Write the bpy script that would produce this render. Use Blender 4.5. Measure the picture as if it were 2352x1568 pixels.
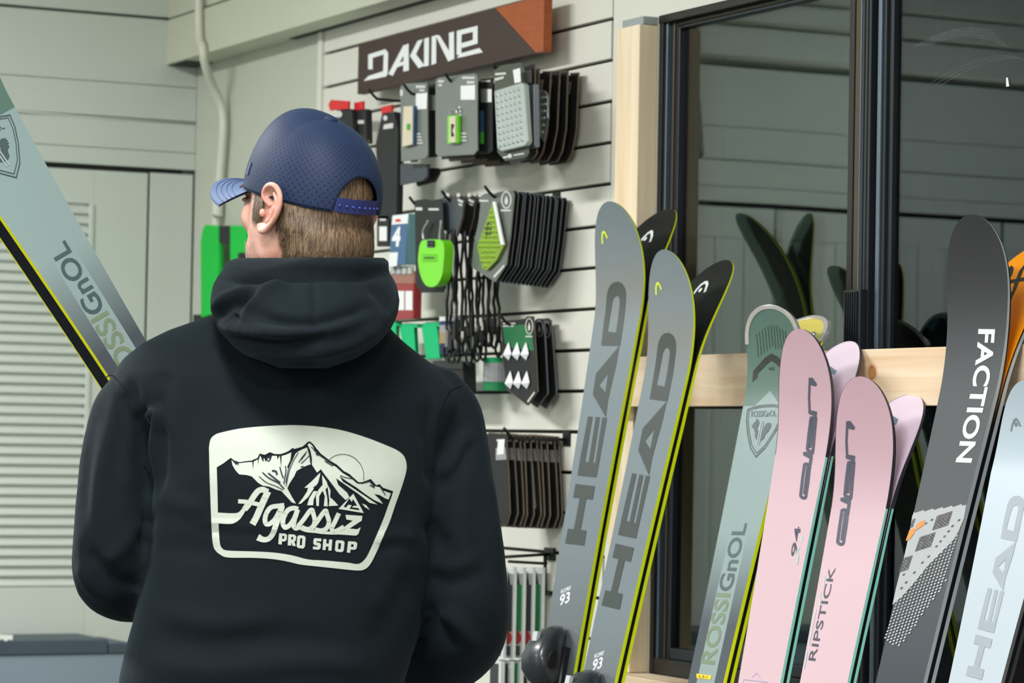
import bpy, bmesh, math, random
import numpy as np
from mathutils import Vector, Matrix
from mathutils.geometry import tessellate_polygon

random.seed(7); np.random.seed(7)
for o in list(bpy.data.objects): bpy.data.objects.remove(o)
SC = bpy.context.scene
COL = SC.collection

# ------------------------------------------------------------------ camera
# world: X runs along the slat wall (towards the viewer +), Y points into that wall, Z up; metres
W, H, F = 2352, 1568, 7000.0
YAW, PITCH, ROLL = .466, .032, .018
def _axes(a, p, r):
    fw = np.array([-math.cos(a)*math.cos(p), math.sin(a)*math.cos(p), math.sin(p)])
    rt = np.array([math.sin(a), math.cos(a), 0.]); up = np.cross(rt, fw)
    return fw, math.cos(r)*rt+math.sin(r)*up, -math.sin(r)*rt+math.cos(r)*up
FW, RT, UP = _axes(YAW, PITCH, ROLL)
CAM = np.array([7.05, -2.68, 1.35])
cd = bpy.data.cameras.new('camera'); cam = bpy.data.objects.new('camera', cd); COL.objects.link(cam)
cd.sensor_width = 36; cd.lens = 36*F/W; cd.clip_start = .05; cd.clip_end = 100
mw = Matrix.Identity(4)
for i in range(3):
    mw[i][0], mw[i][1], mw[i][2], mw[i][3] = RT[i], UP[i], -FW[i], CAM[i]
cam.matrix_world = mw
cd.dof.use_dof = True; cd.dof.focus_distance = 4.25; cd.dof.aperture_fstop = 10.0
SC.camera = cam

# ------------------------------------------------------------------ light
wd = bpy.data.worlds.new('world'); SC.world = wd; wd.use_nodes = True
wd.node_tree.nodes['Background'].inputs[0].default_value = (.35, .42, .5, 1)
wd.node_tree.nodes['Background'].inputs[1].default_value = .02     # night outside
SC.view_settings.view_transform = 'Standard'; SC.view_settings.look = 'None'
SC.view_settings.gamma = 1; SC.view_settings.use_curve_mapping = False
SC.view_settings.exposure = 0.0
def area(name, loc, size, sy, power, col, rot=(0, 0, 0)):
    l = bpy.data.lights.new(name, 'AREA'); l.shape = 'RECTANGLE'; l.size = size; l.size_y = sy
    l.energy = power; l.color = col
    o = bpy.data.objects.new(name, l); COL.objects.link(o); o.location = loc; o.rotation_euler = rot
    return o
TUBE = (.995, 1.0, .99)
FIXTURES = [(1.5, -2.2), (4.5, -1.9), (7.6, -2.4), (2.6, -4.4), (6.2, -4.4)]
for i, (x, y) in enumerate(FIXTURES):
    area('ceiling_lamp', (x, y, 2.86), 1.3, .26, (104, 68, 128, 62, 52)[i], TUBE)

# ------------------------------------------------------------------ photo rays on real surfaces
def ray(px, py): return FW+RT*((px-W/2)/F)-UP*((py-H/2)/F)
def atz(px, py, z): return CAM+ray(px, py)*z
def onY(px, py, y=0.):
    d = ray(px, py); return CAM+d*((y-CAM[1])/d[1])
def onX(px, py, x=0.):
    d = ray(px, py); return CAM+d*((x-CAM[0])/d[0])
def proj(P):
    v = np.asarray(P, float)-CAM; z = v@FW
    return np.stack([W/2+F*(v@RT)/z, H/2-F*(v@UP)/z, z], -1)

# ------------------------------------------------------------------ materials
def lin(c):
    c = np.array(c[:3], float)/255
    r = np.where(c <= .04045, c/12.92, ((c+.055)/1.055)**2.4); return (float(r[0]), float(r[1]), float(r[2]), 1)
_M = {}
def mat(name, rgb, rough=.5, metal=0., var=.05, scale=25., bump=0., sheen=0., coat=0., spec=.5, stretch=None, alpha_trans=0., bscale=None, rgb2=None):
    if name in _M: return _M[name]
    m = bpy.data.materials.new(name); m.use_nodes = True; nt = m.node_tree; N = nt.nodes; L = nt.links
    b = N['Principled BSDF']; b.inputs['Roughness'].default_value = rough; b.inputs['Metallic'].default_value = metal
    b.inputs['Specular IOR Level'].default_value = spec
    if sheen: b.inputs['Sheen Weight'].default_value = sheen; b.inputs['Sheen Roughness'].default_value = .5
    if coat: b.inputs['Coat Weight'].default_value = coat; b.inputs['Coat Roughness'].default_value = .08
    if alpha_trans: b.inputs['Transmission Weight'].default_value = alpha_trans
    tc = N.new('ShaderNodeTexCoord'); mp = N.new('ShaderNodeMapping'); L.new(tc.outputs['Object'], mp.inputs[0])
    if stretch: mp.inputs['Scale'].default_value = stretch
    nz = N.new('ShaderNodeTexNoise'); nz.inputs['Scale'].default_value = scale; nz.inputs['Detail'].default_value = 4
    L.new(mp.outputs[0], nz.inputs['Vector'])
    mx = N.new('ShaderNodeMix'); mx.data_type = 'RGBA'; L.new(nz.outputs['Fac'], mx.inputs['Factor'])
    c = lin(rgb)
    if rgb2: c1, c2 = c, lin(rgb2)
    else:
        c1 = tuple(max(0, v*(1-2*var)) for v in c[:3])+(1,); c2 = tuple(min(1, v*(1+2*var)) for v in c[:3])+(1,)
    mx.inputs['A'].default_value = c1; mx.inputs['B'].default_value = c2
    L.new(mx.outputs['Result'], b.inputs['Base Color'])
    if bump:
        n2 = N.new('ShaderNodeTexNoise'); n2.inputs['Scale'].default_value = bscale or scale*6; n2.inputs['Detail'].default_value = 3
        L.new(mp.outputs[0], n2.inputs['Vector'])
        bp = N.new('ShaderNodeBump'); bp.inputs['Strength'].default_value = bump; bp.inputs['Distance'].default_value = .002
        L.new(n2.outputs['Fac'], bp.inputs['Height']); L.new(bp.outputs[0], b.inputs['Normal'])
    _M[name] = m; return m

def wood(name, axis, light=(240, 218, 184), dark=(222, 190, 150), knots=()):
    """sawn pine, grain along the object's axis; knots = list of world points"""
    m = bpy.data.materials.new(name); m.use_nodes = True; nt = m.node_tree; N = nt.nodes; L = nt.links
    b = N['Principled BSDF']; b.inputs['Roughness'].default_value = .62
    g = N.new('ShaderNodeNewGeometry'); mp = N.new('ShaderNodeMapping')
    s = [42., 42., 42.]; s[axis] = 2.2; mp.inputs['Scale'].default_value = s; L.new(g.outputs['Position'], mp.inputs[0])
    nz = N.new('ShaderNodeTexNoise'); nz.inputs['Scale'].default_value = 1.0; nz.inputs['Detail'].default_value = 5; nz.inputs['Distortion'].default_value = .6
    L.new(mp.outputs[0], nz.inputs['Vector'])
    cr = N.new('ShaderNodeValToRGB'); e = cr.color_ramp.elements
    e[0].position = .3; e[0].color = lin(dark); e[1].position = .62; e[1].color = lin(light)
    L.new(nz.outputs['Fac'], cr.inputs[0]); out = cr.outputs[0]
    for k, r in knots:
        vm = N.new('ShaderNodeVectorMath'); vm.operation = 'DISTANCE'; vm.inputs[1].default_value = k
        L.new(g.outputs['Position'], vm.inputs[0])
        r2 = N.new('ShaderNodeValToRGB'); q = r2.color_ramp.elements
        q[0].position = 0; q[0].color = lin((206, 166, 126)); q[1].position = 1; q[1].color = (1, 1, 1, 1)
        a = q.new(.45); a.color = lin((214, 172, 132)); a = q.new(.52); a.color = lin((168, 122, 84)); a = q.new(.64); a.color = lin((238, 214, 186))
        dv = N.new('ShaderNodeMath'); dv.operation = 'DIVIDE'; dv.inputs[1].default_value = r*2; L.new(vm.outputs['Value'], dv.inputs[0])
        L.new(dv.outputs[0], r2.inputs[0])
        mx = N.new('ShaderNodeMix'); mx.data_type = 'RGBA'; mx.blend_type = 'MULTIPLY'; mx.inputs['Factor'].default_value = 1
        L.new(out, mx.inputs['A']); L.new(r2.outputs[0], mx.inputs['B']); out = mx.outputs['Result']
    L.new(out, b.inputs['Base Color']); return m

def uvramp(name, stops, rough=.35, axis='v', coat=.3, streak=.05, extra=None, tint=None):
    """top sheet finish: a colour ramp along the ski (UV in metres), fine lengthwise brushing; extra(nt, u, v, colour)->colour socket"""
    m = bpy.data.materials.new(name); m.use_nodes = True; nt = m.node_tree; N = nt.nodes; L = nt.links
    b = N['Principled BSDF']; b.inputs['Roughness'].default_value = rough; b.inputs['Coat Weight'].default_value = coat; b.inputs['Coat Roughness'].default_value = .15
    uv = N.new('ShaderNodeUVMap'); sp = N.new('ShaderNodeSeparateXYZ'); L.new(uv.outputs[0], sp.inputs[0])
    cr = N.new('ShaderNodeValToRGB'); e = cr.color_ramp.elements
    mx = stops[-1][0]
    while len(e) < len(stops): e.new(.5)
    for q, (p, c) in zip(e, stops): q.position = p/mx; q.color = lin(c)
    dv = N.new('ShaderNodeMath'); dv.operation = 'DIVIDE'; dv.inputs[1].default_value = mx
    L.new(sp.outputs['Y'], dv.inputs[0]); L.new(dv.outputs[0], cr.inputs[0])
    col = cr.outputs[0]
    if extra: col = extra(nt, sp.outputs['X'], sp.outputs['Y'], col)
    mp = N.new('ShaderNodeMapping'); mp.inputs['Scale'].default_value = (700, 9, 1); L.new(uv.outputs[0], mp.inputs[0])
    nz = N.new('ShaderNodeTexNoise'); nz.inputs['Scale'].default_value = 1; nz.inputs['Detail'].default_value = 3; L.new(mp.outputs[0], nz.inputs['Vector'])
    rr = N.new('ShaderNodeMapRange'); rr.inputs['To Min'].default_value = 1-streak; rr.inputs['To Max'].default_value = 1+streak
    L.new(nz.outputs['Fac'], rr.inputs['Value'])
    mu = N.new('ShaderNodeMix'); mu.data_type = 'RGBA'; mu.blend_type = 'MULTIPLY'; mu.inputs['Factor'].default_value = 1
    L.new(col, mu.inputs['A']); L.new(rr.outputs[0], mu.inputs['B']); L.new(mu.outputs['Result'], b.inputs['Base Color'])
    return m

# ------------------------------------------------------------------ mesh helpers
ORG = {}
class MB:
    def __init__(s): s.v = []; s.f = []
    def add(s, vs, fs):
        o = len(s.v); s.v += [tuple(float(c) for c in p) for p in vs]; s.f += [tuple(i+o for i in f) for f in fs]; return s
    def box(s, x0, x1, y0, y1, z0, z1):
        return s.add([(x, y, z) for x in (x0, x1) for y in (y0, y1) for z in (z0, z1)],
                     [(0, 1, 3, 2), (4, 6, 7, 5), (0, 4, 5, 1), (2, 3, 7, 6), (0, 2, 6, 4), (1, 5, 7, 3)])
    def prism(s, loop, off):
        """closed prism: planar loop (3-D points) swept by off"""
        n = len(loop); off = np.asarray(off, float); loop = [np.asarray(p, float) for p in loop]
        tri = tessellate_polygon([[Vector(p) for p in loop]])
        s.add(loop+[p+off for p in loop], [tuple(t) for t in tri]+[(t[2]+n, t[1]+n, t[0]+n) for t in tri]+[(i, (i+1) % n, (i+1) % n+n, i+n) for i in range(n)])
        return s
    def rings(s, R, cap=True, closed=True):
        n = len(R[0]); vs = [p for r in R for p in r]; fs = []
        for i in range(len(R)-1):
            for j in range(n if closed else n-1):
                a = i*n+j; b = i*n+(j+1) % n; fs.append((a, b, b+n, a+n))
        if cap: fs.append(tuple(range(n-1, -1, -1))); fs.append(tuple((len(R)-1)*n+j for j in range(n)))
        return s.add(vs, fs)
    def tube(s, path, r, n=10, squash=1.0):
        path = [np.asarray(p, float) for p in path]; R = []
        rs = r if hasattr(r, '__len__') else [r]*len(path)
        prev = None
        for i, p in enumerate(path):
            t = path[min(i+1, len(path)-1)]-path[max(i-1, 0)]; t = t/np.linalg.norm(t)
            if prev is None:
                a = np.array([0, 0, 1.]) if abs(t[2]) < .9 else np.array([1., 0, 0])
            else: a = prev
            u = a-t*(a@t); u = u/np.linalg.norm(u); w = np.cross(t, u); prev = u
            R.append([p+rs[i]*(math.cos(k*2*math.pi/n)*u+squash*math.sin(k*2*math.pi/n)*w) for k in range(n)])
        return s.rings(R)
    def ball(s, c, rx, ry, rz, M=None, n=12):
        vs = []; fs = []; c = np.asarray(c, float)
        for i in range(n+1):
            th = math.pi*i/n
            for j in range(2*n):
                ph = math.pi*j/n; v = np.array([rx*math.sin(th)*math.cos(ph), ry*math.sin(th)*math.sin(ph), rz*math.cos(th)])
                vs.append(c+(v if M is None else M@v))
        for i in range(n):
            for j in range(2*n):
                a = i*2*n+j; b = i*2*n+(j+1) % (2*n); fs.append((a, b, b+2*n, a+2*n))
        return s.add(vs, fs)

def smooth_path(pts, n=8):
    pts = [np.asarray(p, float) for p in pts]
    if len(pts) < 3: return pts
    P = [2*pts[0]-pts[1]]+pts+[2*pts[-1]-pts[-2]]; out = []
    for i in range(1, len(P)-2):
        for k in range(n):
            t = k/n; a, b, c, d = P[i-1], P[i], P[i+1], P[i+2]
            out.append(.5*((2*b)+(-a+c)*t+(2*a-5*b+4*c-d)*t*t+(-a+3*b-3*c+d)*t**3))
    return out+[pts[-1]]

def link_mesh(name, me, m, parent=None, smooth=False, bevel=0, props=None, clean=True):
    o = bpy.data.objects.new(name, me); COL.objects.link(o)
    if m is not None:
        for x in (m if isinstance(m, (list, tuple)) else [m]): me.materials.append(x)
    if smooth: me.shade_smooth()
    if bevel:
        md = o.modifiers.new('bevel', 'BEVEL'); md.width = bevel; md.segments = 2; md.limit_method = 'ANGLE'
    if parent is not None:
        o.parent = parent; ORG[o.name] = ORG[parent.name]
    return o
def obj(name, mb, m, parent=None, smooth=False, bevel=0, fix=True):
    v = np.array(mb.v, float)
    if parent is not None: org = ORG[parent.name]
    else: org = np.array([(v[:, 0].min()+v[:, 0].max())/2, (v[:, 1].min()+v[:, 1].max())/2, v[:, 2].min()])
    me = bpy.data.meshes.new(name); me.from_pydata((v-org).tolist(), [], mb.f)
    if fix:
        bm = bmesh.new(); bm.from_mesh(me); bmesh.ops.recalc_face_normals(bm, faces=bm.faces); bm.to_mesh(me); bm.free()
    o = link_mesh(name, me, m, parent, smooth, bevel)
    if parent is None: o.location = org; ORG[o.name] = org
    if smooth == 'auto' : pass
    return o
def tag(o, label=None, cat=None, group=None, kind=None):
    if label: o['label'] = label
    if cat: o['category'] = cat
    if group: o['group'] = group
    if kind: o['kind'] = kind
    return o
def thing(name, label, cat, loc, group=None):
    o = bpy.data.objects.new(name, None); COL.objects.link(o); o.empty_display_size = .05
    o.location = [float(c) for c in loc]; ORG[o.name] = np.array(loc, float); return tag(o, label, cat, group)
def struct(name, mb, m, parent=None, bevel=0, label=None):
    o = obj(name, mb, m, parent, bevel=bevel)
    if parent is None: tag(o, label, None, None, 'structure')
    return o
def copy_tree(o, off=(0, 0, 0), rot=None, label=None, parent=None):
    c = o.copy(); COL.objects.link(c); ORG[c.name] = ORG[o.name]
    if parent is not None: c.parent = parent
    else:
        c.location = o.location+Vector(off)
        if rot: c.rotation_euler = rot
    if label: c['label'] = label
    for ch in list(o.children): copy_tree(ch, parent=c)
    return c

# ------------------------------------------------------------------ flat prints (lettering, emblems) laid on real surfaces
def stroke(pts, w, closed=False):
    """polyline of width w -> list of quads; w may be a list"""
    P = [np.asarray(p, float)[:2] for p in pts]
    if closed: P = P+[P[0]]
    n = len(P); ws = w if hasattr(w, '__len__') else [w]*n
    if len(ws) != n: ws = list(np.interp(np.linspace(0, 1, n), np.linspace(0, 1, len(ws)), ws))
    Lp, Rp = [], []
    for i in range(n):
        if closed and i in (0, n-1): a, b = P[n-2], P[1]
        else: a, b = P[max(i-1, 0)], P[min(i+1, n-1)]
        c = P[i]; d1 = c-a; d2 = b-c
        n1 = np.linalg.norm(d1); n2 = np.linalg.norm(d2)
        if n1 < 1e-12: d1 = d2; n1 = n2
        if n2 < 1e-12: d2 = d1; n2 = n1
        d1 = d1/n1; d2 = d2/n2; t = d1+d2; tn = np.linalg.norm(t)
        if tn < 1e-6: t = d1; tn = 1
        t = t/tn; nr = np.array([-t[1], t[0]]); k = 1/max(.45, abs(nr@np.array([-d1[1], d1[0]])))
        Lp.append(c+nr*ws[i]/2*k); Rp.append(c-nr*ws[i]/2*k)
    return [[[Lp[i], Lp[i+1], Rp[i+1], Rp[i]]] for i in range(n-1)]
def ellipse(cx, cy, rx, ry, n=28, a0=0, a1=2*math.pi, rot=0):
    out = []
    for k in range(n+(0 if a1-a0 > 6.28 else 1)):
        t = a0+(a1-a0)*k/n; x, y = rx*math.cos(t), ry*math.sin(t)
        out.append((cx+x*math.cos(rot)-y*math.sin(rot), cy+x*math.sin(rot)+y*math.cos(rot)))
    return out
def ring2d(cx, cy, rx, ry, w, n=28):
    return [[ellipse(cx, cy, rx, ry, n), ellipse(cx, cy, rx-w, ry-w, n)]]
def text2d(s, bold=.0, shear=0., spacing=1.0):
    """triangles of a word in the built-in font, scaled into the unit square"""
    cu = bpy.data.curves.new('word', 'FONT'); cu.body = s; cu.offset = bold; cu.shear = shear; cu.space_character = spacing
    cu.resolution_u = 4; cu.fill_mode = 'FRONT'
    o = bpy.data.objects.new('word', cu); COL.objects.link(o); dg = bpy.context.evaluated_depsgraph_get(); dg.update()
    me = bpy.data.meshes.new_from_object(o.evaluated_get(dg)); bpy.data.objects.remove(o); bpy.data.curves.remove(cu)
    v = np.array([p.co[:2] for p in me.vertices]); f = [tuple(p.vertices) for p in me.polygons]; bpy.data.meshes.remove(me)
    lo, hi = v.min(0), v.max(0); return (v-lo)/(hi-lo), f
def quadmap(TL, TR, BR, BL):
    TL, TR, BR, BL = [np.asarray(p, float) for p in (TL, TR, BR, BL)]
    return lambda uv: (BL*(1-uv[0])+BR*uv[0])*(1-uv[1])+(TL*(1-uv[0])+TR*uv[0])*uv[1]
def decal(name, polys, fn, m, parent, step=None, texts=()):
    """polys: [[outer, hole..]..] in 2-D; texts: [(verts2d, faces, map2d)]; fn maps 2-D arrays (n,2)->(n,3) on the surface; step = grid for draping"""
    bm = bmesh.new()
    for ip, poly in enumerate(polys):
        zz = (ip % 8)*1.0
        loops = [[Vector((float(p[0]), float(p[1]), zz)) for p in lp] for lp in poly]
        flat = [p for lp in loops for p in lp]; vs = [bm.verts.new(p) for p in flat]
        for t in tessellate_polygon(loops):
            try: bm.faces.new([vs[i] for i in t])
            except ValueError: pass
    for v2, f2, mp in texts:
        vs = []
        for p in v2:
            q = mp(p); vs.append(bm.verts.new((float(q[0]), float(q[1]), 0.)))
        for f in f2:
            try: bm.faces.new([vs[i] for i in f])
            except ValueError: pass
    if step:
        co = np.array([v.co[:2] for v in bm.verts])
        for ax in (0, 1):
            if step[ax] is None: continue
            lo, hi = co[:, ax].min(), co[:, ax].max(); k = math.floor(lo/step[ax])+1
            while k*step[ax] < hi:
                no = (1, 0, 0) if ax == 0 else (0, 1, 0); pt = (k*step[ax], 0, 0) if ax == 0 else (0, k*step[ax], 0)
                bmesh.ops.bisect_plane(bm, geom=bm.verts[:]+bm.edges[:]+bm.faces[:], plane_co=pt, plane_no=no, dist=1e-7); k += 1
    bmesh.ops.triangulate(bm, faces=bm.faces[:])
    bm.verts.ensure_lookup_table()
    co = np.array([v.co[:2] for v in bm.verts]); lv = np.array([v.co[2] for v in bm.verts]); P = fn(co)
    e = (co.max(0)-co.min(0)).max()*1e-3; k0 = co[len(co)//2]; q3 = fn(np.array([k0, k0+(e, 0), k0+(0, e)]))
    n = np.cross(q3[1]-q3[0], q3[2]-q3[0]); n = n/(np.linalg.norm(n)+1e-12); n = n if n@(CAM-q3[0]) > 0 else -n
    P = P+n*(lv*.00007)[:, None]-ORG[parent.name]
    for v, p in zip(bm.verts, P): v.co = p
    # face the prints outwards
    me = bpy.data.meshes.new(name); bm.to_mesh(me); bm.free()
    return link_mesh(name, me, m, parent)
def planeY(y):
    """2-D photo coordinates -> points of the plane Y=y"""
    return lambda c: np.array([onY(p[0], p[1], y) for p in c])
# ================================================================== ROOM
M_WALL = mat('wall paint', (216, 216, 205), .55, var=.012, scale=6, bump=.08, bscale=300)
M_WALLB = mat('back wall paint', (194, 202, 194), .55, var=.02, scale=5, bump=.1, bscale=200)
M_BEAM = mat('beam paint', (196, 199, 180), .5, var=.02, scale=6)
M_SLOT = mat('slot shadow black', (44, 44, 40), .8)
M_FLOOR = mat('floor carpet', (70, 72, 74), .9, var=.1, scale=60, bump=.3)
M_CEIL = mat('ceiling paint', (226, 226, 218), .7, var=.02, scale=4)
XB = -.045
CEIL = 2.92
struct('floor', MB().box(-.3, 9.7, -5.7, .2, -.1, 0), M_FLOOR)
struct('ceiling', MB().box(-.3, 9.7, -5.7, .2, CEIL, CEIL+.1), M_CEIL)
WR = struct('wall_right', MB().box(-.2, 2.285, .016, .14, 0, CEIL).box(2.285, 4.75, 0, .14, 0, .93).box(2.285, 4.75, 0, .14, 2.115, CEIL).box(4.75, 9.7, 0, .14, 0, CEIL), M_WALL)
struct('plain_panel', MB().box(XB, .735, 0, .016, 0, CEIL), mat('plain panel paint', (188, 193, 178), .5, var=.015, scale=5), WR)
struct('cover_strip', MB().box(.735, .757, -.008, .016, 0, CEIL), M_WALL, WR, bevel=.002)
struct('cover_strip', MB().box(2.116, 2.285, 0, .016, 0, CEIL), M_WALL, WR)
struct('slot_backing', MB().box(.757, 2.116, .0135, .016, .290, CEIL), M_SLOT, WR)
me_s = None
for k in range(-24, 4):
    z0 = 2.1305+.0765*k+.0032; z1 = z0+.0765-.0064
    if z0 < .28: continue
    x1 = 2.110+.004*math.sin(k*2.3)
    s = obj('slat', MB().box(.757, x1, 0, .0135, z0, z1), M_WALL, WR, bevel=.0012)
struct('wall_left', MB().box(-.3, 9.7, -5.7, -5.55, 0, CEIL), M_WALL)
struct('wall_front', MB().box(9.55, 9.7, -5.55, 0, 0, CEIL), M_WALL)

WB = struct('wall_back', MB().box(-.2, XB-.014, -5.55, .016, 0, CEIL), mat('joint grey', (92, 100, 92), .7))
for z0, z1 in ((2.376, CEIL), (2.2065, 2.369), (2.122, 2.2052), (2.044, 2.114), (2.0015, 2.0428)):
    obj('siding_board', MB().box(XB-.014, XB, -5.55, 0, z0, z1), M_WALLB, WB, bevel=.0015)
obj('bead', MB().tube([(XB-.002, -5.5, 2.118), (XB-.002, -3, 2.1195), (XB-.002, -.47, 2.119), (XB-.002, -.3, 2.1165), (XB-.002, 0, 2.118)], .0035, 8), M_WALLB, WB, smooth=True)
obj('jamb_board', MB().box(XB-.014, XB-.001, -.115, -.004, 0, 1.990), M_WALLB, WB, bevel=.0015)
obj('door_gap', MB().box(XB-.0139, XB-.012, -5.5, -.03, 1.985, 2.005), mat('gap black', (22, 26, 26), .8), WB)
for z, r_ in ((2.390, .009), (2.49, .007), (2.56, .006)):
    obj('wall_pipe', MB().tube([(XB+.012, -5.5, z), (XB+.012, -.62, z)], r_, 10), mat('conduit paint', (205, 207, 192), .4, var=.02), WB, smooth=True)
# louvred closet doors along the back wall
def louvre_door(n, y0):
    y1 = y0-.75
    d = thing('door_%d' % n, None, None, (XB, (y0+y1)/2, .02)); d['kind'] = 'structure'
    xf = XB-.002; xb = XB-.013; ST = .138
    for a, b in ((y0-ST, y0), (y1, y1+ST)):
        obj('stile', MB().box(xb, xf, a, b, .02, 1.988), M_WALLB, d, bevel=.0015)
    for z0, z1 in ((1.905, 1.988), (.855, .972), (.02, .15)):
        obj('top_rail' if z0 > 1.5 else 'rail', MB().box(xb, xf, y1+ST, y0-ST, z0, z1), M_WALLB, d, bevel=.0015)
    for a in (y0-ST, y1+ST):
        s = -1 if a == y0-ST else 1
        obj('moulding', MB().box(xf-.004, xf+.005, min(a, a+s*.012), max(a, a+s*.012), .972, 1.905), M_WALLB, d, bevel=.002)
    obj('backing', MB().box(xb-.0005, xb+.0015, y1+ST, y0-ST, .15, 1.905), M_WALLB, d); me = None
    for zb, nn in ((.984, 38), (.162, 28)):
        for k in range(nn):
            z = zb+.0245*k
            if me is None:
                mb = MB(); ya, yb = y1+ST+.002, y0-ST-.002
                mb.prism([(xb-.001, ya, z), (xf-.0015, ya, z-.0105), (xf, ya, z-.007), (xb, ya, z+.0115)], (0, yb-ya, 0))
                o = obj('louvre', mb, M_WALLB, d); me = o.data; z00 = z
            else:
                o = link_mesh('louvre', me, None, d); o.location = (0, 0, z-z00)
louvre_door(1, -.122)
for i in range(3):
    y0 = -.882-i*.76; d = thing('door_%d' % (i+2), None, None, (XB, y0-.375, .02)); d['kind'] = 'structure'
    for a, b in ((1.905, 1.988), (.02, .15)): obj('rail', MB().box(XB-.013, XB-.002, y0-.75, y0, a, b), M_WALLB, d, bevel=.0015)
    for k in range(8): obj('board', MB().box(XB-.013, XB-.004, y0-.75+k*.09375, y0-.75+k*.09375+.0915, .15, 1.905), M_WALLB, d, bevel=.0015)

# box beam along the top of the slat wall, with a conduit running down it
T1 = struct('trim_1', MB().box(XB, 9.55, -.084, 0, 2.258, 2.368), M_BEAM, bevel=.002)
struct('upper_board', MB().box(XB, 9.55, -.078, 0, 2.374, CEIL), M_BEAM, T1)
struct('shadow_gap', MB().box(XB, 9.55, -.072, 0, 2.366, 2.376), mat('joint grey', (92, 100, 92)), T1)
struct('soffit_gap', MB().box(XB+.002, .075, -.075, -.004, 2.2565, 2.2585).box(.6, 9.5, -.022, -.004, 2.2565, 2.2585), M_SLOT, T1)
pp = [onY(455, -40, -.095), onY(457, 25, -.095), onY(466, 110, -.095), onY(472, 150, -.085), onY(490, 200, -.05), onY(508, 240, -.025), onY(513, 275, -.018), onY(512, 320, -.018), onY(500, 483, -.018), onY(494, 600, -.018)]
pp.append(np.array([pp[-1][0]-.02, -.018, .1]))
cn = thing('conduit', 'thin painted conduit bending off the beam down the plain wall near the corner', 'pipe', (pp[-1][0], -.018, .1))
pp[0] = np.array([pp[1][0], -.095, CEIL-.005])
obj('pipe_run', MB().tube(smooth_path(pp, 6), .0105, 12), mat('conduit paint', (205, 207, 192), .4, var=.02), cn, smooth=True)
p = onY(500, 478, -.018); obj('coupling', MB().tube([p+[0, 0, .02], p-[0, 0, .02]], .0135, 12), mat('conduit paint', (205, 207, 192)), cn)
p = onY(499, 497, -.018); obj('coupling_screw', MB().tube([p+[.012, -.012, 0], p+[.02, -.016, 0]], .004, 8), mat('screw grey', (120, 122, 115), .4, 1), cn)

# ------------------------------------------------------------------ sliding window in the right wall
M_BRZ = mat('bronze aluminium', (34, 33, 30), .35, .3, var=.08)
M_BRZ2 = mat('olive aluminium', (74, 66, 48), .35, .4, var=.06)
M_BLU = mat('bright aluminium', (104, 118, 132), .3, .7, var=.05)
M_NAVY = mat('dark gasket', (20, 27, 36), .4, var=.05)
gl = bpy.data.materials.new('window glass'); gl.use_nodes = True
gb = gl.node_tree.nodes['Principled BSDF']; gb.inputs['Transmission Weight'].default_value = 1; gb.inputs['Roughness'].default_value = 0
gb.inputs['IOR'].default_value = 1.5; gb.inputs['Base Color'].default_value = (.42, .52, .48, 1)
gn = gl.node_tree.nodes.new('ShaderNodeTexNoise'); gn.inputs['Scale'].default_value = 1.6; gn.inputs['Detail'].default_value = 1
gbm = gl.node_tree.nodes.new('ShaderNodeBump'); gbm.inputs['Strength'].default_value = .03; gbm.inputs['Distance'].default_value = .01
gl.node_tree.links.new(gn.outputs['Fac'], gbm.inputs['Height']); gl.node_tree.links.new(gbm.outputs[0], gb.inputs['Normal'])
WN = thing('window_1', None, None, (2.285, .02, .93)); WN['kind'] = 'structure'
z0, z1 = .93, 2.115
def wpart(n, x0, x1, y0, y1, m, a=z0, b=z1, bev=.0015): return obj(n, MB().box(x0, x1, y0, y1, a, b), m, WN, bevel=bev)
wpart('jamb', 2.285, 2.297, .002, .13, M_BRZ); wpart('jamb_lip', 2.297, 2.304, .008, .03, M_BLU); wpart('jamb_step', 2.304, 2.335, .016, .12, M_NAVY)
wpart('jamb_bead', 2.318, 2.322, .012, .03, M_BRZ2)
wpart('head_frame', 2.285, 4.75, .0, .13, M_BRZ, 2.101, 2.1145); wpart('head_step', 2.33, 4.75, .016, .12, M_NAVY, 2.088, 2.101)
wpart('head_bead', 2.33, 4.75, .010, .02, M_BRZ2, 2.0935, 2.0955)
wpart('bottom_track', 2.285, 4.75, .004, .13, M_BRZ, .93, .965); wpart('bottom_step', 2.33, 4.75, .016, .12, M_NAVY, .965, .985)
wpart('end_jamb', 4.70, 4.75, .002, .13, M_BRZ)
wpart('sash_stile', 2.907, 2.922, .004, .06, M_BRZ); wpart('sash_groove', 2.922, 2.926, .008, .06, M_NAVY)
wpart('sash_face', 2.926, 2.946, .004, .06, M_BRZ2); wpart('sash_lip', 2.946, 2.9485, .0, .06, M_BLU)
for k in range(3): wpart('sash_rib', 2.9505+.0098*k, 2.957+.0098*k, .0, .06, mat('rib metal', (48, 54, 58), .3, .5, var=.05))
wpart('interlock', 2.980, 2.990, .012, .1, M_SLOT); wpart('track_lip', 2.990, 3.000, .004, .1, M_BLU); wpart('track_step', 3.000, 3.008, .008, .1, mat('rib metal', (48, 54, 58)))
wpart('track_stile', 3.008, 3.020, .014, .1, M_NAVY)
la = wpart('latch', 2.929, 2.976, -.014, .004, M_NAVY, 1.455, 1.598, .002)
for k in range(6): obj('latch_ridge', MB().box(2.935+.0065*k, 2.938+.0065*k, -.0165, -.014, 1.46, 1.594), mat('latch black', (14, 20, 27), .35), la)
gl2 = gl.copy(); gl2.name = 'window glass tinted'; gl2.node_tree.nodes['Principled BSDF'].inputs['Base Color'].default_value = (.16, .26, .30, 1); gl2.node_tree.nodes['Principled BSDF'].inputs['IOR'].default_value = 1.42
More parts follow.
